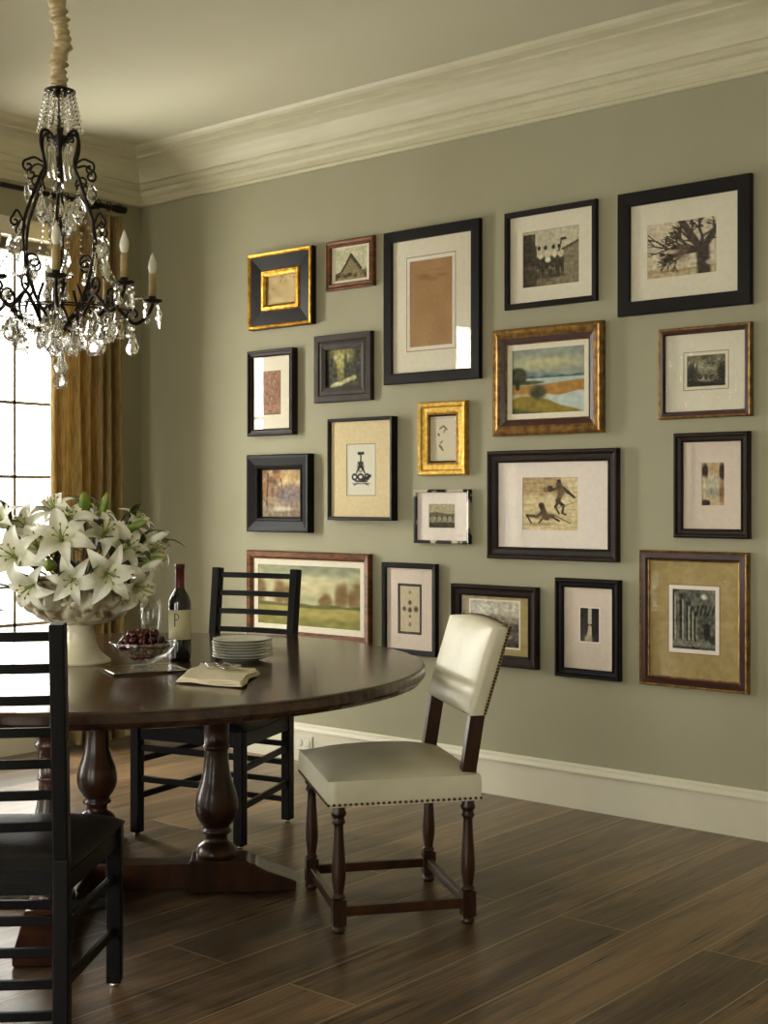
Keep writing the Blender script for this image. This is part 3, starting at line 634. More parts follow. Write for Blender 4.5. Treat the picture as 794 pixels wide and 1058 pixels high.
F(*corr(2.712, 3.044, .549, .967, .032), .032, P_scoop(.038, .032), [BK], (.375, .665, .37, .705), art_doors,
  'black frame with a small dark photo split by a pale vertical gap', M['matpink'], [(.0, .006, M['matwhite'])])
F(*corr(3.118, 3.602, .550, 1.095, .030), .030, [(0, .001, 0), (0, .022, 0), (.004, .030, 0), (.010, .026, 1), (.030, .028, 1), (.037, .020, 0), (.042, .018, 0), (.042, .012, 0)], [M['bronzegold'], M['maroon']], (.305, .70, .285, .72), art_cloister,
  'gilt and maroon frame with a photo of cloister columns in a honey mat, bottom right', M['mathoney'], [(.0, .016, M['matwhite']), (.016, .003, M['matline'])])

# ------------------------------------------------------------------ round table
TX, TY, TZ, TR = 2.276, -2.004, .755, 1.033
t = empty('dining_table', (TX, TY, 0), R(44)); tag(t, 'large round dark walnut table on four turned pedestals', 'table')
MB().lathe([(0, -.052), (TR-.03, -.052), (TR-.012, -.048), (TR-.004, -.038), (TR, -.030), (TR, -.010), (TR-.003, -.003), (TR-.010, 0), (0, 0)], 128, smooth=False).build('tabletop', M['tabletop'], t, loc=(0, 0, TZ))
bx, by = -.124, 0.0          # pedestal base sits a little off the centre
for k in range(4):
    a = k*PI/2
    xf = Matrix.Translation((bx, by, 0)) @ Matrix.Rotation(a, 4, 'Z')
    p = [(.0, .108), (.066, .108), (.068, .125), (.062, .143), (.050, .155), (.040, .160), (.037, .170), (.038, .186), (.050, .190), (.052, .197), (.046, .204), (.044, .210), (.056, .225), (.068, .246), (.0735, .270), (.072, .296), (.065, .325), (.054, .356), (.046, .390), (.041, .430), (.039, .462), (.040, .468), (.044, .470), (.044, .479), (.040, .482), (.041, .520), (.043, .560), (.050, .566), (.052, .576), (.046, .584), (.046, .62)]
    o = MB().lathe(p, 32).build('pedestal', M['walnut'], t); o.matrix_local = xf @ Matrix.Translation((.46, 0, 0))
    MB().box((-.055, -.055, .618), (.055, .055, .6795)).build('pedestal_head', M['walnut'], o, bevel=.004)
    fb = MB(); prof = [(-.085, .002), (.265, .002), (.268, .036), (.250, .044), (.215, .056), (.17, .072), (.14, .088), (.13, .096), (.112, .098), (.104, .108), (-.085, .108)]
    n = len(prof); vs = [(x, -.065, z) for x, z in prof]+[(x, .065, z) for x, z in prof]
    fb.add(vs, [tuple(range(n)), tuple(reversed(range(n, 2*n)))]+[(i, i+n, (i+1) % n+n, (i+1) % n) for i in range(n)])
    o = fb.build('foot', M['walnut'], t, bevel=.005); o.matrix_local = xf @ Matrix.Translation((.46, 0, 0))
    o = MB().box((.03, -.05, .012), (.378, .05, .095)).build('cross_beam', M['walnut'], t, bevel=.004); o.matrix_local = xf
    o = MB().box((.04, -.03, .68), (.60, .03, .7025)).build('underside_rail', M['walnut'], t); o.matrix_local = xf
o = MB().lathe([(.07, .008), (.07, .10), (.055, .112), (0, .118)], 24).build('hub', M['walnut'], t); o.location = (bx, by, 0)

# ------------------------------------------------------------------ ladderback chairs
def ladder_chair(label):
    c = empty('ladderback_chair'); tag(c, label, 'chair', 'black ladderback chairs')
    E = M['ebony']; yr, yf, xr, xf_ = -.215, .22, .185, .235
    def py(z): return yr-max(0, z-.45)*.11
    for s in (-1, 1):
        b = MB(); b.beam((s*xr, yr, .012), (s*xr, yr, .46), .038, .042); 
        b.build('rear_leg', E, c, bevel=.004)
        b = MB(); b.beam((s*xr, yr, .46), (s*(xr+.003), py(1.015), 1.015), .036, .040); b.build('back_post', E, c, bevel=.004)
        b = MB(); b.beam((s*xf_, yf, .012), (s*xf_, yf, .44), .040, .040); b.build('front_leg', E, c, bevel=.004)
        for y_, x_ in ((yr, xr), (yf, xf_)):
            MB().lathe([(.010, 0), (.013, .006), (.009, .013)], 12).build('glide', M['silver'], c, loc=(s*x_, y_, 0))
        for z0, z1 in ((.16, .15), (.30, .29)):
            MB().beam((s*xr, yr, z0), (s*xf_, yf, z1), .016, .024).build('side_stretcher', E, c, bevel=.003)
    for k in range(13):
        z = .985-.0745*k
        if .40 < z < .50: continue
        b = MB(); n = 10; y = py(z); bow = .018 if z > .5 else .008
        vs = []
        for i in range(n+1):
            u = i/n; x = -xr+2*xr*u; yy = y-bow*math.sin(PI*u)
            vs += [(x, yy-.007, z-.011), (x, yy+.007, z-.011), (x, yy+.007, z+.011), (x, yy-.007, z+.011)]
        fs = []
        for i in range(n):
            for q in range(4): fs.append((i*4+q, i*4+(q+1) % 4, i*4+4+(q+1) % 4, i*4+4+q))
        fs += [(0, 1, 2, 3), (n*4+3, n*4+2, n*4+1, n*4)]
        b.add(vs, fs).build('slat' if z > .5 else 'rear_rung', E, c, bevel=.002)
    for z in (.22, .34): MB().beam((-xf_, yf, z), (xf_, yf, z), .016, .024).build('front_stretcher', E, c, bevel=.003)
    ap = MB()
    ap.beam((-xf_, yf, .405), (xf_, yf, .405), .022, .06).beam((-xr, yr, .405), (xr, yr, .405), .022, .06)
    for s in (-1, 1): ap.beam((s*xr, yr, .405), (s*xf_, yf, .405), .022, .06)
    ap.build('seat_rail', E, c)
    cu = MB()
    def cs(u, v):
        x = (u*2-1); y = (v*2-1); w = .205+.05*(v); px = x*(w+.006); pyy = y*.235+.006
        e = (1-abs(x)**5)*(1-abs(y)**5)
        return (px, pyy, .436+.040*e**.5)
    cu.grid(cs, 24, 24); cu.grid(lambda u, v: (cs(u, v)[0], cs(u, v)[1], .432), 4, 4)
    cu.build('seat_cushion', M['leather_black'], c, fix=False)
    return c
ch = ladder_chair('black ladderback chair seen from behind at the left edge, near side of the table')
ch.location = (2.941, -2.879, 0); ch.rotation_euler.z = R(131.9-90)
c2 = copy_tree(ch); c2['label'] = 'black ladderback chair beyond the table, facing it from the picture wall'
c2.location = (1.932, -1.21, 0); c2.rotation_euler.z = R(-76.2-90)

# ------------------------------------------------------------------ ivory leather chair
wc = empty('leather_side_chair', (3.078, -1.555, 0), R(-127-90)); tag(wc, 'ivory leather side chair with turned dark wood legs, right of the table', 'chair')
hx, hy = .233, .2015
legp = [(.010, 0), (.018, .004), (.022, .014), (.018, .024), (.014, .028)]
for sx in (-1, 1):
    for sy in (-1, 1):
        m = M['walnut']
        b = MB(); b.lathe(legp, 16, mi=0); b.box((-.021, -.021, .028), (.021, .021, .105))
        b.lathe([(.016, .105), (.021, .110), (.021, .114), (.015, .120), (.017, .135), (.0215, .165), (.022, .19), (.019, .24), (.0155, .295), (.014, .325), (.018, .330), (.022, .336), (.018, .342), (.017, .350), (.022, .355), (.024, .363), (.020, .371), (.020, .385)], 20)
        b.build('leg', m, wc, loc=(sx*hx, sy*hy, 0), bevel=.0015)
for a, b_ in (((-hx, -hy), (hx, -hy)), ((-hx, hy), (hx, hy)), ((-hx, -hy), (-hx, hy)), ((hx, -hy), (hx, hy))):
    MB().beam((*a, .068), (*b_, .068), .022, .030).build('stretcher', M['walnut'], wc, bevel=.003)
for sx in (-1, 1):
    pb = MB(); pts = [(.46, 0), (.645, -.030), (.645, -.034), (.88, -.106)]
    for (z0, y0), (z1, y1) in zip(pts, pts[1:]):
        pb.beam((sx*(hx-.004), -hy+y0, z0), (sx*(hx-.004), -hy+y1, z1), .030, .046 if z0 < .6 else .030)
    pb.build('back_post', M['walnut'], wc, bevel=.002)
def seat(u, v):
    x, y = u*2-1, v*2-1; rx, ry = hx+.030, hy+.034
    return (x*rx, y*ry+.002, .462+.046*((1-abs(x)**2.6)*(1-abs(y)**2.6))**.75)
sb = MB(); sb.grid(seat, 28, 28)
rx, ry = hx+.030, hy+.034
def side(u, v):
    t_ = (u*4) % 4; k = int(t_) % 4; f = t_-int(t_); cs_ = [(-1, -1), (1, -1), (1, 1), (-1, 1)]; a, b_ = cs_[k], cs_[(k+1) % 4]
    x, y = a[0]+(b_[0]-a[0])*f, a[1]+(b_[1]-a[1])*f; bul = 1+.012*math.sin(PI*v)
    return (x*rx*bul, y*ry*bul+.002, .392+.070*v)
sb.grid(side, 64, 6); sb.box((-rx+.002, -ry+.004, .384), (rx-.002, ry, .393))
sb.build('seat', M['leather_white'], wc, fix=True)
nb = MB()
for k in range(112):
    t_ = k/112*4; i = int(t_); f = t_-i; cs_ = [(-1, -1), (1, -1), (1, 1), (-1, 1)]; a, b_ = cs_[i], cs_[(i+1) % 4]
    x, y = (a[0]+(b_[0]-a[0])*f)*(rx+.001), (a[1]+(b_[1]-a[1])*f)*(ry+.001)+.002
    nb.lathe([(.0001, -.0048), (.0042, -.003), (.0050, 0), (.0042, .003), (.0001, .0048)], 6, c=(x, y, .392))
tag(nb.build('nailhead_trim', M['nail'], wc), kind='stuff')
# back pad: leaning, with a horizontal pinch across the lower third
def padc(v):
    z = .640+.272*v; return -hy-.026-(z-.640)*.305, z
def pad(u, v, side_=1):
    x = u*2-1; y0, z = padc(v); e = (1-abs(x)**4)*(1-abs(2*v-1)**6); pinch = math.exp(-((v-.30)/.045)**2)
    return (x*(hx+.016), y0+side_*(.026+.020*e-.010*pinch*e), z+(.0 if v < .99 else -.008*x*x+.008*(1-x*x)))
pb = MB(); pb.grid(lambda u, v: pad(u, v, 1), 24, 30)
pb.grid(lambda u, v: (pad(u, v)[0], padc(v)[0]-.028, pad(u, v)[2]), 24, 30)
for uu in (0, 1): pb.grid(lambda u, v: (pad(uu, v)[0], padc(v)[0]-.028+(.054)*u, pad(uu, v)[2]), 3, 30)
for vv in (0, 1): pb.grid(lambda u, v: (pad(u, vv)[0], padc(vv)[0]-.028+(pad(u, vv)[1]-padc(vv)[0]+.028)*v, pad(u, vv)[2]), 24, 2)
me = pb.mesh('back_pad', M['leather_white']); bm = bmesh.new(); bm.from_mesh(me); bmesh.ops.remove_doubles(bm, verts=bm.verts, dist=1e-4); bmesh.ops.recalc_face_normals(bm, faces=bm.faces); bm.to_mesh(me); bm.free()
new_obj('back_pad', me, wc)
nb = MB()
for k in range(28):
    for uu in (0, 1):
        v = (k+.5)/28; nb.lathe([(.0001, -.0045), (.004, -.003), (.0048, 0), (.004, .003), (.0001, .0045)], 6, c=((hx+.0165)*(1 if uu else -1), padc(v)[0]-.022, pad(uu, v)[2]))
for k in range(22):
    u = (k+.5)/22; nb.lathe([(.0001, -.0045), (.004, -.003), (.0048, 0), (.004, .003), (.0001, .0045)], 6, c=(pad(u, 1)[0], padc(1)[0]-.020, pad(u, 1)[2]))
tag(nb.build('back_nailhead_trim', M['nail'], wc), kind='stuff')

# ------------------------------------------------------------------ things on the table
# urn
UX, UY = 2.169, -2.063
u = empty('pedestal_urn', (UX, UY, TZ)); tag(u, 'cream ceramic pedestal bowl with raised leafwork, full of lilies', 'vase')
MB().lathe([(0, 0), (.100, 0), (.102, .006), (.098, .012), (.086, .020), (.070, .034), (.058, .052), (.050, .075), (.046, .100), (.046, .118), (.052, .126), (.046, .132)], 48).build('pedestal_foot', M['urn'], u)
def relief(a, i, z):
    v = (z-.13)/.15
    s = .010*math.sin(a*8+6*math.sin(v*3.1))*math.sin(v*PI)
    s += .009*math.sin(a*16-v*9)*math.sin(v*PI)+.006*mnoise.noise(Vector((math.cos(a)*9, math.sin(a)*9, z*60)))
    return s*min(1, max(0, v*5))*min(1, max(0, (1-v)*6))
bp = [(.04, .130)]+[(.055+.137*math.sin(t_/16*PI/2)**.8, .130+.140*(1-math.cos(t_/16*PI/2))**.9) for t_ in range(1, 17)]
bp += [(.196, .274), (.198, .280), (.192, .284), (.180, .280), (.17, .24), (.12, .17), (.0, .15)]
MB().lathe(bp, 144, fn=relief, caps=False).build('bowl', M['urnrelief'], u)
for s in range(6):
    rb = MB(); a0 = s*PI/3+.2
    for k in range(5):
        aa = k*2*PI/5
        pc = [(0, 0, 0), (.016*math.cos(aa), .016*math.sin(aa), .006), (.030*math.cos(aa), .030*math.sin(aa), 0)]
        rb.tube([Vector(q) for q in pc], [.004, .009, .002], 6)
    rb.tube([(0, 0, -.002), (0, 0, .008)], [.008, .005], 8)
    o = rb.build('rosette', M['urn'], u); rr = .176
    o.matrix_local = Matrix.Rotation(a0, 4, 'Z') @ Matrix.Translation((rr, 0, .215)) @ Matrix.Rotation(R(118), 4, 'Y')

# lilies
def petal_mesh(L_, W_, name):
    def f(u, v):
        s = v; prof_r = L_*(.02+.98*(s**1.15)); zz = L_*(.62*math.sin(min(1, s*1.05)*PI*.62)-.30*s**3.5)
        w = W_*math.sin(min(1, (s*.96+.04))**.75*PI)**.85*(1-.25*s)+.002
        x = (u*2-1)*w
        return (x, prof_r, zz*.8+.25*abs(x)*(1-s)-.004*math.cos(x/ max(w,1e-4)*PI)*0+abs(x)*.22)
    mb = MB(); mb.grid(f, 6, 12); me = mb.mesh(name, M['petal']); return me
PET = [petal_mesh(.100, .027, 'petal'), petal_mesh(.095, .020, 'petal'), petal_mesh(.07, .013, 'petal')]
def leaf_mesh():
    def f(u, v): w = .015*math.sin(PI*min(1, v*.97+.03))**.8; x = (u*2-1)*w; return (x, v*.13, .035*math.sin(v*PI*.8)-.03*v*v+abs(x)*.3)
    return MB().grid(f, 4, 10).mesh('leaf', M['leaf'])
LEAF = leaf_mesh()
stm = MB(); 
for k in range(6):
    a = k*PI/3+.3; stm.tube([(0, 0, .01), (.010*math.cos(a), .010*math.sin(a), .05), (.022*math.cos(a), .022*math.sin(a), .075)], .0012, 5, mi=0)
    stm.tube([(.019*math.cos(a), .019*math.sin(a), .074), (.026*math.cos(a), .026*math.sin(a), .077)], .003, 6, mi=1)
stm.tube([(0, 0, 0), (0, 0, .085)], [.006, .0025], 6, mi=0)
STM = stm.mesh('stamens', [M['throat'], M['anther']])
G0 = Vector((UX, UY, TZ+.20))
def basis(d, roll=0):
    d = Vector(d).normalized(); q = d.to_track_quat('Z', 'Y'); return (q.to_matrix().to_4x4() @ Matrix.Rotation(roll, 4, 'Z'))
def lily(pos, d, label, size=1.0, openness=1.0, leaves=2, seed=0):
    r = S_(seed); pos = Vector(pos); root = empty('lily', pos); tag(root, label, 'lily', 'white lilies in the urn')
    Bm = basis(d, r.uniform(0, 1))
    for k in range(6):
        o = new_obj('petal', PET[k % 2], root)
        tilt = (1-openness)*.9+r.uniform(-.12, .12)
        o.matrix_local = Bm @ Matrix.Rotation(k*PI/3+r.uniform(-.08, .08), 4, 'Z') @ Matrix.Translation((0, 0, .0015*(k % 2))) @ Matrix.Rotation(tilt, 4, 'X') @ Matrix.Diagonal((size, size, size, 1))
    if openness > .6:
        o = new_obj('stamens', STM, root); o.matrix_local = Bm @ Matrix.Diagonal((size, size, size, 1))
    dv = Vector(d).normalized(); end = G0-pos+Vector((r.uniform(-.03, .03), r.uniform(-.03, .03), 0))
    pts = crom([Vector((0, 0, 0))+dv*.004, -dv*.04*size, (-dv*.06*size+end)*.5+Vector((0, 0, .01)), end], 4)
    MB().tube(pts, [.006]+[.0035]*(len(pts)-1), 6).build('stem', M['leaf'], root)
    for k in range(leaves):
        o = new_obj('leaf', LEAF, root); pd = pts[2+3*k]
        ld_ = (dv*.5+Vector((r.uniform(-1, 1), r.uniform(-1, 1), r.uniform(-.1, .8)))).normalized()
        o.matrix_local = Matrix.Translation(pd) @ ld_.to_track_quat('Y', 'Z').to_matrix().to_4x4() @ Matrix.Diagonal((r.uniform(.8, 1.1),)*3+(1,))
    return root
CR = Vector((.767, .642, 0)); CF = Vector((-.642, .767, 0)); UP = Vector((0, 0, 1))
def dirv(r_, toward, up): return CR*r_-CF*toward+UP*up
C0 = Vector((UX, UY, 0))
def LP(px, f, z): return C0+CR*px+CF*f+UP*z      # px metres to the right of the urn centre, f metres away from the window side corner
LIL = [
 (-.165, -.14, 1.105, (-.25, 1, .35), 'big open white lily facing front on the left of the bouquet', 1.12, 1, 1),
 (-.02, -.17, 1.165, (.15, 1, .45), 'big open white lily facing front at the centre of the bouquet', 1.12, 1, 2),
 (.12, -.15, 1.06, (.35, 1, -.05), 'open white lily drooping over the front right of the urn rim', 1.1, 1, 2),
 (.08, -.05, 1.17, (.5, .7, .7), 'white lily tilted right just behind the centre bloom', 1.0, 1, 1),
 (-.24, -.02, 1.205, (-.5, .6, .8), 'white lily raised high at the upper left of the bouquet', 1.0, .8, 2),
 (-.09, .05, 1.235, (-.2, .5, 1), 'white lily opening upward at the top of the bouquet', 1.0, .75, 1),
 (.21, .0, 1.12, (1, .4, .35), 'white lily facing right at the right side of the bouquet', .95, .9, 2),
 (.16, .08, 1.20, (.6, .2, 1), 'white lily opening upward at the upper right of the bouquet', .85, .7, 1),
 (-.10, -.19, 1.03, (-.4, 1, -.35), 'white lily hanging low over the left front of the urn rim', .95, 1, 0),
 (.19, -.10, 1.02, (1, .6, -.3), 'white lily hanging low over the right side of the urn rim', .95, .95, 0),
 (-.29, -.08, 1.08, (-1, .5, .1), 'white lily facing left at the far left of the bouquet', 1.0, 1, 2),
 (-.21, .12, 1.14, (-.7, -.5, .6), 'white lily facing the window at the back left of the bouquet', 1.0, 1, 1),
 (.06, .17, 1.16, (.3, -.8, .6), 'white lily facing away at the back right of the bouquet', 1.0, 1, 1),
 (.02, -.19, 1.045, (.1, 1, -.1), 'white lily low at the front middle just above the urn rim', .9, 1, 1),
 (-.11, -.10, 1.13, (-.05, 1, .8), 'white lily tucked between the left and centre blooms', 1.0, .9, 1),
 (.15, -.07, 1.13, (.9, .9, .5), 'white lily angled right above the drooping bloom', 1.0, 1, 1),
 (-.03, .0, 1.21, (.1, .9, .9), 'white lily facing front just under the topmost buds', .95, .9, 1),
 (.02, .1, 1.22, (.4, .1, 1), 'white lily opening upward right behind the plump bud', .9, .8, 1),
 (-.17, .02, 1.19, (-.4, .9, .6), 'white lily facing front high on the left of the bouquet', 1.0, .95, 1),
 (.22, .07, 1.13, (1, -.2, .5), 'white lily turned away at the far right of the bouquet', .85, .8, 2),
 (-.25, -.12, 1.0, (-.8, .8, -.4), 'white lily dipping below the rim at the lower left of the bouquet', .9, .9, 0),
]
for i, (a, f, z, d, lb, sz, op, lv) in enumerate(LIL): lily(LP(a, f, z), dirv(*d), lb, sz, op, lv+1, seed=i+3)
bm_ = MB(); bm_.lathe([(.0, 0), (.006, .003), (.011, .02), (.0135, .04), (.012, .06), (.007, .078), (.001, .088)], 12, fn=lambda a, i, z: .0012*math.cos(3*a)); BUD = bm_.mesh('bud', M['budgreen'])
bm_ = MB(); bm_.lathe([(.0, 0), (.006, .003), (.010, .02), (.014, .045), (.013, .065), (.008, .085), (.001, .096)], 12, fn=lambda a, i, z: .0014*math.cos(3*a)); BUDW = bm_.mesh('bud', M['petal'])
BUDS = [(.01, .02, 1.245, (.0, .1, 1), 0, 'plump green lily bud standing at the very top of the bouquet'), (.065, .03, 1.24, (.25, .1, 1), 0, 'green lily bud leaning right at the top, beside the plump one'),
        (.15, -.02, 1.195, (.6, .1, .25), 0, 'long green lily bud lying across the upper right blooms'), (.215, -.02, 1.15, (.9, .0, .45), 1, 'pale white lily bud pointing right beside the wall side blooms'),
        (.215, -.05, 1.095, (1, .2, .12), 0, 'green lily bud pointing right, below the pale one'), (.205, -.06, 1.06, (1, .3, .5), 1, 'white lily bud at the lower right above the wine glass'),
        (-.055, -.16, 1.085, (.1, .9, .1), 0, 'round green lily bud between the two big front blooms'), (-.27, -.1, 1.02, (-.6, .8, .0), 0, 'green lily bud at the lower left edge of the bouquet')]
for i, (a, f, z, d, k, lb) in enumerate(BUDS):
    pos = LP(a, f, z); r = S_(i+90); root = empty('lily_bud', pos); tag(root, lb, 'flower bud', 'lily buds in the urn')
    dv = dirv(*d).normalized(); o = new_obj('bud', BUDW if k else BUD, root); o.matrix_local = basis(dv)
    if i in (0, 6): o.matrix_local = basis(dv) @ Matrix.Diagonal((1.5, 1.5, .95, 1))
    pts = crom([dv*.003, -dv*.04, (-dv*.05+G0-pos)*.5, G0-pos], 4); MB().tube(pts, .003, 6).build('stem', M['leaf'], root)
    for q in range(2):
        o = new_obj('leaf', LEAF, root); ld_ = (dv+Vector((r.uniform(-1, 1), r.uniform(-1, 1), r.uniform(-.3, .7)))).normalized()
        o.matrix_local = Matrix.Translation(pts[3+3*q]) @ ld_.to_track_quat('Y', 'Z').to_matrix().to_4x4()

# wine bottle
wb = empty('wine_bottle', (2.373, -1.804, TZ), R(46)); tag(wb, 'dark red wine bottle with a cream label bearing a P', 'bottle')
MB().lathe([(0, .004), (.030, .0), (.036, .003), (.0375, .012), (.0375, .190), (.036, .205), (.030, .220), (.021, .234), (.0155, .246), (.0145, .26), (.0145, .322), (.0, .323)], 48).build('bottle_body', M['winebottle'], wb)
MB().lathe([(.0165, .242), (.0153, .252), (.0152, .308), (.0168, .310), (.0168, .322), (.015, .326), (0, .326)], 32, caps=False).build('foil_capsule', M['foil'], wb)
def cyl(x, z, r): a = x/r; return (r*math.sin(a), -r*math.cos(a), z)
lab = empty('tmp') ; bpy.data.objects.remove(lab)
lb_ = MB().grid(lambda u, v: cyl(-.052+.104*u, .072+.100*v, .0379), 24, 2).build('paper_label', M['paper'], wb, fix=False)
ik = MB()
def strip(pts, w):
    n = len(pts)
    for i in range(n-1):
        (x0, z0), (x1, z1) = pts[i], pts[i+1]; dx, dz = x1-x0, z1-z0; l = math.hypot(dx, dz); nx, nz = -dz/l*w/2, dx/l*w/2
        ik.add([cyl(x0+nx, z0+nz, .0382), cyl(x0-nx, z0-nz, .0382), cyl(x1-nx, z1-nz, .0382), cyl(x1+nx, z1+nz, .0382)], [(0, 1, 2, 3)])
ox, oz = -.016, .118
strip([(ox, oz), (ox, oz+.042)], .0042); strip([(ox-.004, oz), (ox+.005, oz)], .0015); strip([(ox-.004, oz+.042), (ox+.002, oz+.042)], .0015)
strip([(ox+.001+.013*math.sin(t_*PI/10), oz+.031+.0105*math.cos(t_*PI/10)) for t_ in range(11)], .003)
for k in range(3): strip([(-.012+.004*k, .108-.009*k), (.024-.003*k, .108-.009*k)], .0008)
ik.build('label_print', M['ink'], lb_, fix=False)

# wine glass behind the cherries
g = empty('wine_glass', (2.205, -1.79, TZ)); tag(g, 'clear stemmed wine glass between the lilies and the wine bottle', 'glass')
MB().lathe([(0, 0), (.036, 0), (.036, .002), (.012, .006), (.005, .012), (.004, .03), (.004, .07), (.006, .080)], 32).build('foot_and_stem', M['thinglass'], g)
MB().lathe([(.004, .078), (.022, .088), (.034, .110), (.038, .135), (.036, .165), (.031, .195), (.030, .195), (.035, .165), (.037, .135), (.033, .111), (.021, .090), (.0, .082)], 40, caps=False).build('bowl', M['thinglass'], g)

# silver tray, glass bowl of cherries
tr = empty('silver_tray', (2.4875, -2.062, TZ), R(66)); tag(tr, 'rectangular polished silver tray under the bowl of cherries', 'tray')
hw, hh = .118, .10
MB().box((-hw+.012, -hh+.012, .002), (hw-.012, hh-.012, .005)).build('tray_base', M['silver'], tr)
rm = MB(); 
pr = [(0, .000), (.003, .0065), (.0, .0075), (-.008, .005), (-.014, .0045), (-.014, .001)]
vs = []
for sx, sy in ((-1, -1), (1, -1), (1, 1), (-1, 1)):
    for o_, z in pr: vs.append((sx*(hw+o_), sy*(hh+o_), z+.0005))
n = len(pr)
rm.add(vs, [(k*n+i, ((k+1) % 4)*n+i, ((k+1) % 4)*n+(i+1) % n, k*n+(i+1) % n) for k in range(4) for i in range(n)])
rm.build('tray_rim', M['silver'], tr)
BX, BY = 2.452, -2.030; BZ = TZ+.0056
gb = empty('glass_bowl', (BX, BY, BZ)); tag(gb, 'clear footed glass bowl heaped with cherries', 'bowl')
out = [(0, 0), (.040, 0), (.040, .003), (.022, .007), (.022, .011), (.048, .017), (.074, .030), (.093, .050), (.103, .070), (.106, .080)]
inn = [(.103, .080), (.100, .070), (.090, .052), (.071, .033), (.045, .021), (.0, .017)]
MB().lathe(out+inn, 56, caps=False).build('bowl_body', M['thinglass'], gb)
MB().tube([(.1055*math.cos(t_*PI/24), .1055*math.sin(t_*PI/24), .080) for t_ in range(49)], .0022, 8).build('bowl_rim', M['crystal'], gb)
cm = MB(); cm.lathe([(.0005, -.0105), (.006, -.0095), (.0105, -.005), (.0115, 0), (.0108, .005), (.007, .0092), (.002, .0085), (.0005, .0075)], 16); cm.v = [tuple(q*1.12 for q in v) for v in cm.v]; CM = cm.mesh('cherry', M['cherry'])
sm_ = MB().tube(crom([(0, 0, .007), (.003, 0, .02), (.010, .003, .034)], 4), .0008, 5).mesh('stem', M['cstem'])
proto = empty('cherry'); tag(proto, 'dark red cherry in the glass bowl', 'cherry', 'cherries heaped in the glass bowl')
new_obj('fruit', CM, proto); new_obj('stem', sm_, proto)
pl = []; r = S_(5)
for lay, (rad, z, n) in enumerate(((.030, .037, 8), (.052, .052, 13), (.020, .056, 5), (.072, .069, 18), (.043, .073, 11), (.014, .076, 3), (.060, .088, 14), (.034, .092, 9), (.008, .096, 1), (.040, .106, 8), (.014, .110, 3))):
    for k in range(n):
        a = 2*PI*k/n+lay*.7+r.uniform(-.05, .05); pl.append((rad*math.cos(a), rad*math.sin(a), z+r.uniform(-.002, .002)))
for i, (x, y, z) in enumerate(pl):
    c = proto if i == 0 else copy_tree(proto)
    c.location = (BX+x, BY+y, BZ+z); c.rotation_euler = (r.uniform(-.9, .9), r.uniform(-.9, .9), r.uniform(0, 6))

# plates
PX, PY = 2.535, -1.665
lbs = ['white porcelain plate at the bottom of the stack', 'white porcelain plate second from the bottom of the stack', 'white porcelain plate third from the bottom of the stack', 'white porcelain plate in the middle of the stack',
       'white porcelain plate third from the top of the stack', 'white porcelain plate second from the top of the stack', 'white porcelain plate on top of the stack']
pm = MB().lathe([(0, .002), (.050, .002), (.052, 0), (.056, 0), (.058, .003), (.074, .006), (.092, .0125), (.101, .0155), (.1025, .017), (.100, .0178), (.090, .0150), (.072, .0085), (.058, .006), (0, .0055)], 64, caps=False)
PLM = pm.mesh('plate', M['porcelain'])
for i in range(7):
    o = new_obj('plate', PLM, None, (PX+random.uniform(-.002, .002), PY+random.uniform(-.002, .002), TZ+.0004+i*.0096)); tag(o, lbs[i], 'plate', 'stacked white plates')

# napkin with silver cutlery
A_, B_, C_, D_ = Vector((2.80, -2.195, 0)), Vector((3.03, -2.150, 0)), Vector((2.845, -1.895, 0)), Vector((2.575, -1.90, 0))
def nap(u, v, k=0, sc=1.0):
    u2, v2 = .5+(u-.5)*sc, .5+(v-.5)*sc
    p = (A_*(1-u2)+B_*u2)*(1-v2)+(D_*(1-u2)+C_*u2)*v2
    e = .005*math.sin(v*9+.3*k)*(abs(u-.5)*2)**3+.004*math.sin(u*9+.3*k)*(abs(v-.5)*2)**3
    wv = .0015*(1+math.sin(u*7+v*4+k))+.0015*(1+math.sin(v*13))
    return (p.x+e, p.y+e*.6, TZ+.003+k*.005+wv)
nr = empty('napkin', (0, 0, 0)); nr.location = (2.81, -2.03, TZ)
tag(nr, 'folded cream linen napkin lying at the near edge of the table', 'napkin')
for k, sc in enumerate((1.0, .97, .94)):
    o = MB().grid(lambda u, v: tuple(Vector(nap(u, v, k, sc))-Vector((2.81, -2.03, TZ))), 30, 30).build('linen_layer', M['napkin'], nr, fix=False, solid=.004)
def cutlery(name, lb, a, b, kind):
    a, b = Vector(a), Vector(b); L_ = (b-a).length; root = empty(name, a, math.atan2((b-a).y, (b-a).x)); tag(root, lb, name, 'silver cutlery on the napkin')
    hb = MB().tube([(0, 0, 0), (.01, 0, 0), (.06, 0, .001), (.09, 0, .002)], [.004, .006, .0045, .0028], 10, flat=.5)
    hb.build('handle', M['silver'], root)
    if kind == 'fork':
        f = MB(); f.tube([(.088, 0, .002), (.11, 0, .004), (.125, 0, .003)], [.0028, .006, .009], 10, flat=.3)
        for k in range(4): y = -.0072+.0048*k; f.tube([(.122, y, .003), (.145, y, .003), (L_, y, .006)], [.0016, .0014, .0008], 6)
        f.build('tines', M['silver'], root)
    elif kind == 'spoon':
        MB().lathe([(.0005, -.003), (.012, -.002), (.017, .001), (.012, -.001), (.0005, -.002)], 20).build('spoon_bowl', M['silver'], root, loc=(.105, 0, .005)).scale = (1.5, 1, 1)
    else: 
        MB().beam((.088, 0, .003), (L_, 0, .003), .0016, .017, up=(0, 1, 0)).build('blade', M['silver'], root, bevel=.001)
zt = TZ+.024
cutlery('fork', 'silver fork lying on the left side of the napkin', (2.63, -1.93, zt), (2.77, -2.03, zt), 'fork')
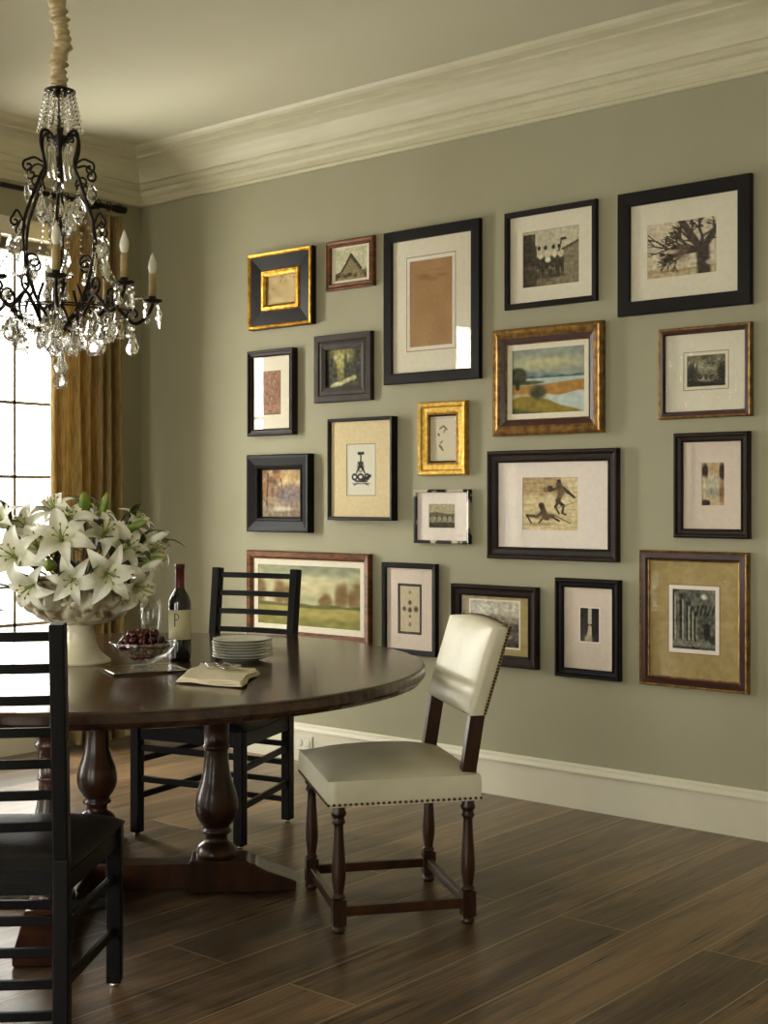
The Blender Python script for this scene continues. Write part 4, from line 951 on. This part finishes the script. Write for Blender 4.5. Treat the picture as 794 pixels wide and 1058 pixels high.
cutlery('knife', 'silver knife lying next to the fork on the napkin', (2.665, -1.92, zt), (2.82, -2.01, zt), 'knife')
cutlery('spoon', 'silver spoon lying furthest right on the napkin', (2.70, -1.91, zt), (2.85, -1.97, zt), 'spoon')

# ------------------------------------------------------------------ chandelier
HX, HY = 2.161, -2.139
cd = empty('chandelier', (HX, HY, 1.66)); tag(cd, 'dark bronze candle chandelier dripping with cut crystal drops', 'chandelier')
Z = lambda z: z-1.66
IR = M['iron']
sl = MB(); r = S_(9); pts = []; rad = []
for k in range(180):
    z = 2.66+(3.16-2.66)*k/179; pts.append((.008*math.sin(z*23)+.004*math.sin(z*61), .006*math.cos(z*31), Z(z))); rad.append(.027+.005*math.sin(z*130+math.sin(z*41)*3)+.004*math.sin(z*290+1)-(.008 if k < 4 else 0))
sl.tube(pts, rad, 14); sl.build('silk_cord_cover', M['silk'], cd)
MB().lathe([(.055, 0), (.06, -.006), (.05, -.02), (.02, -.026), (0, -.026)], 24).build('ceiling_rose', IR, cd, loc=(0, 0, Z(3.179)))
MB().lathe([(0, Z(2.668)), (.012, Z(2.666)), (.030, Z(2.655)), (.050, Z(2.650)), (.052, Z(2.645)), (.030, Z(2.640)), (.012, Z(2.625)), (0, Z(2.624))], 24).build('top_ring', IR, cd)
MB().lathe([(.006, Z(2.63)), (.006, Z(2.57)), (.010, Z(2.56)), (.006, Z(2.55)), (.012, Z(2.525)), (.010, Z(2.505)), (.032, Z(2.492)), (.034, Z(2.482)), (.018, Z(2.470)), (.008, Z(2.45)), (.008, Z(2.30)), (.014, Z(2.28)), (.008, Z(2.26)), (.008, Z(2.05)), (.022, Z(2.02)), (.028, Z(1.98)), (.014, Z(1.94)), (.030, Z(1.90)), (.040, Z(1.885)), (.034, Z(1.865)), (.014, Z(1.850)), (.006, Z(1.835)), (0, Z(1.83))], 20).build('central_stem', IR, cd)
def drop_mesh(h, w, seg=7, name='crystal_drop'):
    return MB().lathe([(.0005, 0), (w*.28, -h*.16), (w*.55, -h*.42), (w*.95, -h*.66), (w, -h*.76), (w*.6, -h*.92), (.0005, -h)], seg, smooth=False).mesh(name, M['crystal'])
def spear_mesh(h, w): return MB().lathe([(.0005, 0), (w*.6, -h*.05), (w, -h*.18), (w*.8, -h*.6), (w*.45, -h*.85), (.0005, -h)], 6, smooth=False).mesh('crystal_spear', M['crystal'])
def leaf_crystal(h, w):
    mb = MB(); n = 10; ring = []
    for k in range(n):
        a = 2*PI*k/n; ring.append((w*math.sin(a)*(1-.25*math.cos(a)), 0, -h*.56+h*.44*math.cos(a)))
    vs = ring+[(x*.55, .006, -h*.56+(z+h*.56)*.55) for x, y, z in ring]+[(x*.55, -.006, -h*.56+(z+h*.56)*.55) for x, y, z in ring]
    fs = []
    for k in range(n):
        k2 = (k+1) % n; fs += [(k, k2, n+k2, n+k), (k2, k, 2*n+k, 2*n+k2)]
    fs += [tuple(range(n, 2*n)), tuple(reversed(range(2*n, 3*n)))]
    return mb.add(vs, fs).mesh('crystal_pendant', M['crystal'])
def beads_mesh(L_, nb_, r0, flare):
    mb = MB()
    for k in range(nb_):
        f = k/(nb_-1); z = -L_*f; x = flare*f**1.5; rr = r0*(.7+.6*math.sin(PI*f)**.5)
        mb.lathe([(.0004, rr), (rr*.8, rr*.45), (rr*.8, -rr*.45), (.0004, -rr)], 6, c=(x, 0, z), smooth=False)
    return mb.mesh('bead_strand', M['crystal'])
DR = [drop_mesh(.075, .019), drop_mesh(.055, .015), drop_mesh(.095, .024, 8)]
SP = [spear_mesh(.085, .0075), spear_mesh(.060, .007)]
LF = [leaf_crystal(.080, .026), leaf_crystal(.062, .021)]
BD = beads_mesh(.13, 10, .0085, .028)
def hang(me, name, parent, x, y, z, rz=0, sc=1.0, bead=True):
    o = new_obj(name, me, parent, (x, y, z-.022*(1 if bead else 0)), (0, 0, rz)); o.scale = (sc,)*3
    if bead:
        b = BEAD.copy(); b = new_obj('link_bead', BEAD, o, (0, 0, .010/sc)); b.scale = (1/sc,)*3
    return o
BEAD = MB().lathe([(.0004, .007), (.006, .003), (.006, -.003), (.0004, -.007)], 8, smooth=False).lathe([(.0005, .006), (.0008, .006), (.0008, .016), (.0005, .016)], 5).mesh('link_bead', M['crystal'])
for k in range(12):
    a = 2*PI*k/12; new_obj('bead_strand', BD, cd, (.046*math.cos(a), .046*math.sin(a), Z(2.642)), (0, 0, a))
rp_ = [(.02, 2.485), (.035, 2.505), (.055, 2.512), (.068, 2.495), (.068, 2.46), (.058, 2.42), (.056, 2.39), (.070, 2.36), (.085, 2.32), (.105, 2.27), (.125, 2.21), (.130, 2.14), (.120, 2.06), (.095, 1.98), (.060, 1.92), (.030, 1.89)]
def scroll(cr, cz, r0, a0, turns, sgn=1, n=16): return [(cr+r0*(1-.75*i/n)*math.cos(a0+sgn*turns*2*PI*i/n), 0, Z(cz)+r0*(1-.75*i/n)*math.sin(a0+sgn*turns*2*PI*i/n)) for i in range(n+1)]
for k in range(6):
    a = 2*PI*k/6+.35; rb = MB()
    rb.tube(crom([(x, 0, Z(z)) for x, z in rp_], 4), .0055, 8)
    rb.tube(crom([(.062, 0, Z(2.405)), (.090, 0, Z(2.415)), (.115, 0, Z(2.405))], 4)+scroll(.112, 2.383, .022, R(80), 1.1, -1), .0042, 6)
    rb.tube(scroll(.085, 2.335, .026, R(200), 1.0, -1), .0040, 6)
    rb.tube(crom([(.128, 0, Z(2.20)), (.150, 0, Z(2.235)), (.165, 0, Z(2.215))], 4)+scroll(.158, 2.198, .017, R(60), 1.0, -1), .0042, 6)
    rb.tube(scroll(.095, 2.075, .028, R(20), 1.1, 1), .0045, 6)
    rb.tube(scroll(.040, 2.492, .014, R(180), .9, -1), .004, 6)
    ro = rb.build('cage_rib', IR, cd, rot=(0, 0, a))
    hang(LF[k % 2], 'crystal_pendant', ro, .118, 0, Z(2.362), rz=k, sc=.9)
    hang(DR[0], 'crystal_drop', ro, .070, 0, Z(2.315), rz=k*1.3)
    hang(LF[0], 'crystal_pendant', ro, .164, 0, Z(2.19), rz=k*.8)
    hang(DR[1], 'crystal_drop', ro, .100, .02, Z(2.09), rz=k)
    hang(SP[0], 'crystal_spear', ro, .128, 0, Z(2.14), rz=0)
# inner long pendants
for k in range(6):
    a = 2*PI*k/6+.9; x, y = .034*math.cos(a), .034*math.sin(a)
    hang(SP[0], 'crystal_spear', cd, x, y, Z(2.475), rz=a, sc=1.35, bead=False)
    hang(DR[2] if k % 2 else LF[0], 'crystal_drop' if k % 2 else 'crystal_pendant', cd, x*1.7, y*1.7, Z(2.33-.03*(k % 3)), rz=a, sc=1.0)
# arms: angle measured round the stem, one arm per candle
CA = math.atan2(-CF.y, -CF.x)
FL = MB().lathe([(.006, 0), (.012, .010), (.0155, .026), (.014, .040), (.009, .055), (.0035, .068), (.0005, .076)], 16)
FLM = FL.mesh('flame_bulb', M['bulb'])
for k, (deg, rr) in enumerate([(-16, .38), (12, .385), (47, .355), (117, .315), (155, .25), (200, .36), (252, .36), (300, .37)]):
    a = CA+R(deg); am = MB(); s = rr/.36
    path = crom([(.02, 0, Z(1.885)), (.06*s, 0, Z(1.862)), (.11*s, 0, Z(1.872)), (.16*s, 0, Z(1.925)), (.20*s, 0, Z(1.955)), (.245*s, 0, Z(1.925)), (.285*s, 0, Z(1.895)), (.330*s, 0, Z(1.915)), (.357*s, 0, Z(1.955)), (.36*s, 0, Z(1.972))], 4)
    am.tube(path, .0065, 8)
    am.tube(scroll(.20*s, 1.988, .030, R(-90), 1.15, 1), .0048, 6)
    am.tube(scroll(.285*s, 1.925, .028, R(-90), 1.0, -1), .0045, 6)
    am.tube(crom([(.12*s, 0, Z(1.88)), (.13*s, 0, Z(1.94)), (.10*s, 0, Z(2.0))], 4), .005, 6)
    ao = am.build('arm', IR, cd, rot=(0, 0, a))
    ro_ = .36*s
    MB().lathe([(.006, 0), (.030, .004), (.034, .012), (.030, .012), (.014, .008), (.013, .024), (.010, .024)], 20).build('candle_cup', IR, ao, loc=(ro_, 0, Z(1.968)))
    sv = MB().lathe([(.0125, 0), (.0125, .08), (.010, .084), (.006, .084)], 16).build('candle_sleeve', M['candle'], ao, loc=(ro_, 0, Z(1.984)))
    new_obj('flame_bulb', FLM, ao, (ro_, 0, Z(2.066)))
    for q in range(4):
        b = PI/2*q+.4; hang(SP[(q+1) % 2] if q % 2 == 0 else DR[1], 'crystal_spear' if q % 2 == 0 else 'crystal_drop', ao, ro_+.031*math.cos(b), .031*math.sin(b), Z(1.972), rz=b, sc=1.1 if q == 0 else .9)
    hang(DR[0], 'crystal_drop', ao, .285*s, .0, Z(1.888), rz=k, sc=.95)
    hang(LF[0], 'crystal_pendant', ao, .20*s, 0, Z(1.940), rz=k*.7+.6, sc=1.05)
    hang(LF[1], 'crystal_pendant', ao, .125*s, 0, Z(1.868), rz=k*.9, sc=1.1)
    hang(DR[0], 'crystal_drop', ao, .165*s, 0, Z(1.905), rz=k*.9, sc=.9)
    # bead swag up to the cage
    sw = MB(); nb_ = 24
    for i in range(nb_+1):
        f = i/nb_; x = .128+(.345*s-.128)*f; z = Z(2.20)+(Z(1.985)-Z(2.20))*f-.10*math.sin(PI*f)*(1-f*.3)
        sw.lathe([(.0004, .0065), (.0055, .003), (.0055, -.003), (.0004, -.0065)], 6, c=(x, .012*math.sin(f*9), z), smooth=False)
    sw.build('bead_swag', M['crystal'], ao, rot=(0, 0, .10), fix=False)
for k in range(14):
    a = 2*PI*k/14+.1; hang(DR[k % 2], 'crystal_drop', cd, .235*math.cos(a), .235*math.sin(a), Z(1.925-.02*(k % 3)), rz=a, sc=1.1)
for k in range(10):
    a = 2*PI*k/10+.3; hang(LF[k % 2], 'crystal_pendant', cd, .155*math.cos(a), .155*math.sin(a), Z(1.93-.02*(k % 2)), rz=a, sc=1.15)
for nm_, rr_, zz_ in (('lower_ring', .235, 1.918), ('inner_ring', .155, 1.922)):
    MB().tube([(rr_*math.cos(t_*PI/32), rr_*math.sin(t_*PI/32), Z(zz_)) for t_ in range(65)], .0028, 6).build(nm_, IR, cd)
# bottom cluster
for k in range(6):
    a = 2*PI*k/6; hang(DR[0] if k % 2 else LF[1], 'crystal_drop' if k % 2 else 'crystal_pendant', cd, .036*math.cos(a), .036*math.sin(a), Z(1.875), rz=a, sc=1.05)
hang(DR[2], 'crystal_drop', cd, 0, 0, Z(1.835), sc=1.1)
MB().lathe([(.0005, .026), (.012, .023), (.021, .014), (.025, 0), (.021, -.014), (.012, -.023), (.0005, -.026)], 12, smooth=False).build('crystal_ball', M['crystal'], cd, loc=(0, 0, Z(1.690)))
